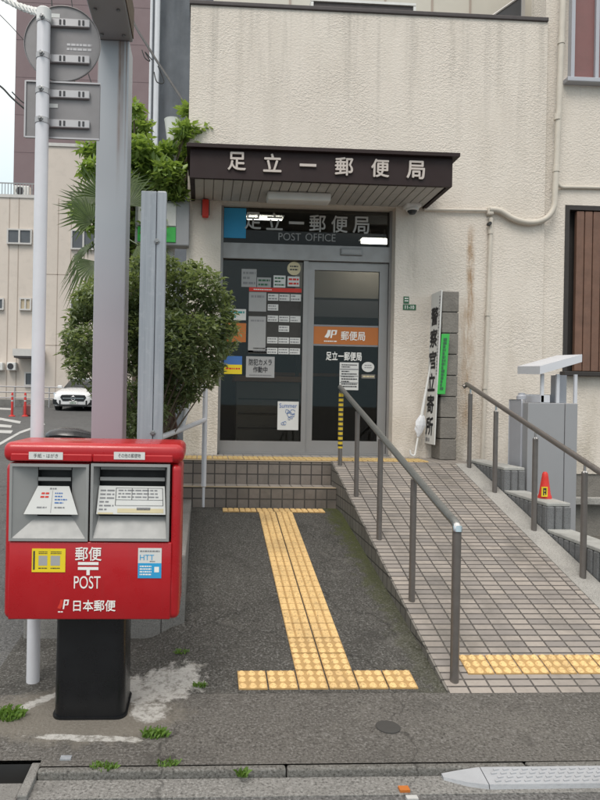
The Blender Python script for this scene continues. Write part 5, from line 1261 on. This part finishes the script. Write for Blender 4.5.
for px, lab in ((12, 'red traffic bollard with white bands, the one farther from the white pole'), (25, 'red traffic bollard with white bands, the one next to the white pole')):
    p = onS(px, 416.5, .03, 3.2, .0388)
    if bo is None:
        b0p = p; bo = thing('traffic_bollard', lab, 'bollard', p, 'red bollards on the side street')
        MB().lathe([(.12, 0), (.11, .03), (.045, .06), (.04, .8), (.02, .84), (.001, .845)], p, 12).build('body', 'bollard red', bo, smooth=True)
        m = MB()
        for z in (.52, .68): m.lathe([(.041, z), (.043, z + .005), (.043, z + .05), (.041, z + .055)], p, 12)
        m.build('white_band', 'marking white', bo)
    else: dup(bo, p - b0p, lab)
hb = onS(29, 416, .03, 3.2, .0388)
o = thing('rubber_weight', 'dark red weight block beside the bollards', 'weight', hb); MB().box(hb.x - .2, hb.x + .2, hb.y - .15, hb.y + .15, hb.z, hb.z + .4, .05).build('block', 'mauve panel', o); MB().tube([hb + Vector((-.1, 0, .4)), hb + Vector((0, 0, .47)), hb + Vector((.1, 0, .4))], .015, 6).build('handle', 'bolt', o)

# ---- white parked saloon, seen from the front
CYR = 26.0; cpx = onS(73, 411.3, .03, 3.2, .0388); cz = cpx.z; cxx = cpx.x; cyf = cpx.y
car = thing('parked_car', 'white saloon car facing the camera in the side street', 'car', (cxx, cyf, cz))
def cs(y, w_, zb_, zs_, zt_, wt):        # one cross-section: lower body half width, sill, shoulder, top
    P = [(-w_ * .92, zb_), (-w_, zb_ + .12), (-w_, zs_ - .12), (-w_ * .95, zs_), (-wt, zt_), (-wt * .6, zt_ + .03), (wt * .6, zt_ + .03), (wt, zt_), (w_ * .95, zs_), (w_, zs_ - .12), (w_, zb_ + .12), (w_ * .92, zb_)]
    return [(cxx + a + .03 * y, cyf + y, cz + b) for a, b in P]
hb_ = [cs(0, .62, .28, .6, .66, .45), cs(.12, .8, .2, .68, .74, .6), cs(.45, .89, .18, .76, .83, .68), cs(1.0, .9, .18, .84, .91, .72), cs(1.5, .9, .18, .9, .97, .74), cs(3.9, .9, .18, .95, 1.0, .74), cs(4.5, .86, .2, .93, .98, .68), cs(4.68, .75, .3, .85, .9, .6)]
MB().loft(hb_).build('body', 'car white', car, smooth=True, angle=40)
def gh(y, wb, zb_, wt, zt_): return [(cxx - wb + .03 * y, cyf + y, cz + zb_), (cxx - wt + .03 * y, cyf + y, cz + zt_), (cxx + wt + .03 * y, cyf + y, cz + zt_), (cxx + wb + .03 * y, cyf + y, cz + zb_)]
MB().loft([gh(1.35, .74, .95, .7, .97), gh(2.1, .78, .98, .58, 1.38), gh(3.2, .78, .98, .57, 1.41), gh(4.3, .74, .98, .62, 1.0)]).build('cabin_glass', 'car glass', car, smooth=True, angle=30)
MB().loft([gh(2.08, .6, 1.37, .5, 1.41), gh(2.4, .6, 1.38, .5, 1.44), gh(3.1, .59, 1.39, .5, 1.445), gh(3.5, .58, 1.3, .5, 1.36)]).build('roof', 'car white', car, smooth=True)
for sx in (-1, 1):
    m = MB(); m.loft([[(cxx + sx * a + .03 * y, cyf + y, cz + z) for a, y, z in q_] for q_ in ([(.48, .02, .56), (.5, .03, .66), (.52, .06, .66), (.52, .06, .56)], [(.84, .2, .62), (.84, .22, .76), (.86, .3, .76), (.86, .3, .62)])]); m.build('headlight', 'headlight', car)
    m = MB(); m.box(cxx + sx * .93 - .1, cxx + sx * .93 + .1, cyf + 1.75, cyf + 1.9, cz + .95, cz + 1.08, .03); m.build('mirror', 'car white', car)
    m = MB(); m.loft([[(cxx + sx * a, cyf + y, cz + z) for a, y, z in q_] for q_ in ([(.5, -.02, .24), (.5, -.02, .44), (.54, .05, .44), (.54, .05, .24)], [(.82, .085, .27), (.84, .085, .48), (.86, .2, .48), (.86, .2, .27)])]); m.build('air_intake', 'car black', car)
    for yy in (.85, 3.65):
        wh = MB().lathe([(.2, -.11), (.3, -.11), (.325, -.08), (.325, .08), (.3, .11), (.2, .11)], (cxx + sx * .79 + .03 * yy, cyf + yy, cz + .325), 20, 'X').build('wheel', 'rubber', car, smooth=True)
        MB().lathe([(.02, sx * .1), (.2, sx * .1), (.21, sx * .115), (.02, sx * .12)], (cxx + sx * .79 + .03 * yy, cyf + yy, cz + .325), 14, 'X').build('rim', 'bolt', wh)
m = MB(); m.prism([(cxx + a, cyf - .015, cz + b) for a, b in ((-.46, .66), (-.52, .56), (-.42, .41), (.42, .41), (.52, .56), (.46, .66))], (0, .05, 0)); gr_ = m.build('grille', 'car black', car)
m = MB(); m.box(cxx - .42, cxx + .42, cyf - .022, cyf - .016, cz + .515, cz + .535); m.build('grille_bar', 'chrome', gr_)
m = MB(); m.tube([(cxx + .085 * math.cos(t * .4488), cyf - .03, cz + .525 + .085 * math.sin(t * .4488)) for t in range(15)], .01, 5)
for t in (90, 210, 330): m.tube([(cxx, cyf - .03, cz + .525), (cxx + .085 * math.cos(R(t)), cyf - .03, cz + .525 + .085 * math.sin(R(t)))], .008, 4)
m.build('emblem', 'chrome', gr_)
o = MB().box(cxx - .165, cxx + .165, cyf - .04, cyf - .025, cz + .29, cz + .42).build('number_plate', 'white paper', car); MB().bars(scribble((cxx - .12, cxx + .12, cz + .31, cz + .36), 1, 1, 91, .9) + scribble((cxx - .07, cxx + .07, cz + .38, cz + .41), 1, 1, 92, .9), pY(cyf - .041)).build('print', 'green dark', o)
m = MB(); m.box(cxx - .56, cxx + .56, cyf - .03, cyf + .06, cz + .2, cz + .27, .01); m.build('lower_grille', 'car black', car)
for sx in (-1, 1): MB().tube([(cxx + sx * .55, cyf + 1.32, cz + .985), (cxx + sx * .1, cyf + 1.3, cz + .98)], .012, 5).build('wiper', 'car black', car)

# ---- black scooter parked behind the post box
YSC = 6.6; sx0, sx1 = onY(46, 440, YSC).x, onY(92, 440, YSC).x; zg_ = street_z(YSC); zseat = onY(70, 427.5, YSC).z
scn = thing('motor_scooter', 'glossy black scooter mostly hidden behind the post box', 'scooter', ((sx0 + sx1) / 2, YSC, zg_))
L = sx1 - sx0
sec = lambda x, a, z0_, z1_: [(x, YSC + a * math.cos(t * math.pi / 6), (z0_ + z1_) / 2 + (z1_ - z0_) / 2 * math.sin(t * math.pi / 6)) for t in range(12)]
MB().loft([sec(sx0 + .0, .03, zseat - .12, zseat - .06), sec(sx0 + .06, .12, zseat - .14, zseat - .02), sec(sx0 + L * .35, .16, zseat - .14, zseat), sec(sx0 + L * .7, .15, zseat - .15, zseat - .005), sec(sx1 + .02, .1, zseat - .15, zseat - .05)]).build('seat', 'seat vinyl', scn, smooth=True)
MB().loft([sec(sx0 - .08, .05, zg_ + .45, zseat - .16), sec(sx0 + .1, .16, zg_ + .3, zseat - .13), sec(sx1, .17, zg_ + .25, zseat - .13), sec(sx1 + .2, .17, zg_ + .22, zg_ + .36), sec(sx1 + .42, .17, zg_ + .22, zg_ + .34)]).build('body', 'scooter black', scn, smooth=True)
zhb = onY(110, 421, YSC).z
MB().loft([[(sx1 + .4, YSC - .17, zg_ + .3), (sx1 + .4, YSC + .17, zg_ + .3), (sx1 + .48, YSC + .17, zg_ + .3), (sx1 + .48, YSC - .17, zg_ + .3)], [(sx1 + .26, YSC - .14, zhb - .1), (sx1 + .26, YSC + .14, zhb - .1), (sx1 + .33, YSC + .12, zhb - .1), (sx1 + .33, YSC - .12, zhb - .1)]]).build('leg_shield', 'scooter black', scn)
MB().tube([(sx1 + .28, YSC - .28, zhb), (sx1 + .31, YSC, zhb - .04), (sx1 + .28, YSC + .28, zhb)], .014, 8).build('handlebar', 'rubber', scn)
MB().lathe([(.001, .06), (.05, .05), (.065, 0), (.05, -.03)], (sx1 + .36, YSC, zhb - .08), 14, 'X').build('headlight', 'headlight', scn, smooth=True)
for x in (sx0 + .1, sx1 + .6): wh = MB().lathe([(.13, -.05), (.2, -.05), (.225, -.02), (.225, .02), (.2, .05), (.13, .05)], (x, YSC, zg_ + .225), 20, 'Y').build('wheel', 'rubber', scn, smooth=True); MB().lathe([(.02, -.04), (.13, -.04), (.13, .04), (.02, .04)], (x, YSC, zg_ + .225), 12, 'Y').build('rim', 'bolt', wh)

# ---- overhead cables
def cable(name, pts, r_, mat, label, sag=.0):
    P = [onY(*p) for p in pts]; o = MB().tube(smoothpts(P, 6), r_, 6).build(name, mat, None, loc=P[0], smooth=True); return tag(o, label, 'cable')
cable('overhead_cable', [(120, -40, 14), (131, 15, 13), (150, 50, 12), (168, 78, 11), (186, 106, 10)], .022, 'cable black', 'thick black overhead cable slanting down behind the column into the tree')
cable('overhead_cable', [(142, 50, 12), (145, 58, 12), (150, 61, 12), (145, 52, 12), (152, 60, 12)], .01, 'cable black', 'small black loop of wire hanging from the slanting cable near the column')
cable('overhead_cable', [(154, 72, 11.5), (157, 82, 11.5), (164, 82, 11.5), (158, 66, 11.5)], .01, 'cable black', 'black wire loop hanging lower down from the slanting cable')
cable('overhead_cable', [(-20, 75, 14), (0, 86, 14), (12, 98, 14), (26, 110, 14)], .02, 'cable black', 'black cable entering low at the left edge toward the rectangular sign')
cable('overhead_cable', [(12, 92, 14.2), (18, 98, 14.2), (24, 103, 14.2), (40, 112, 14.2)], .014, 'cable black', 'thin black cable branching above the low left cable')
cable('overhead_cable', [(-10, 5, 20), (10, 25, 20), (26, 42, 20), (50, 62, 20)], .012, 'cable black', 'thin cable crossing the sky at the upper left')
cable('overhead_cable', [(50, -20, 18), (55, 30, 18), (66, 60, 18), (80, 95, 18)], .018, 'cable black', 'dark cable dropping behind the round sign')
cable('overhead_cable', [(70, -10, 18), (78, 40, 18), (92, 85, 18)], .014, 'cable black', 'thinner dark cable dropping beside the round sign')
P = [onY(*p) for p in ((-4, -6, 5.0), (14, 4, 4.6), (30, 10, 4.2), (42, 13, 3.5))]; Q = smoothpts(P, 14); m = MB()
for ph in (0, math.pi):
    pts = []
    for k, p in enumerate(Q): pts.append(p + Vector((0, math.cos(k * .9 + ph), math.sin(k * .9 + ph))) * .012)
    m.tube(pts, .014, 6)
tag(m.build('guy_cable', 'cable white', None, loc=Q[-1], smooth=True), 'twisted pale cable fixed at the top of the white sign pole', 'cable')
for i in range(6):
    pass
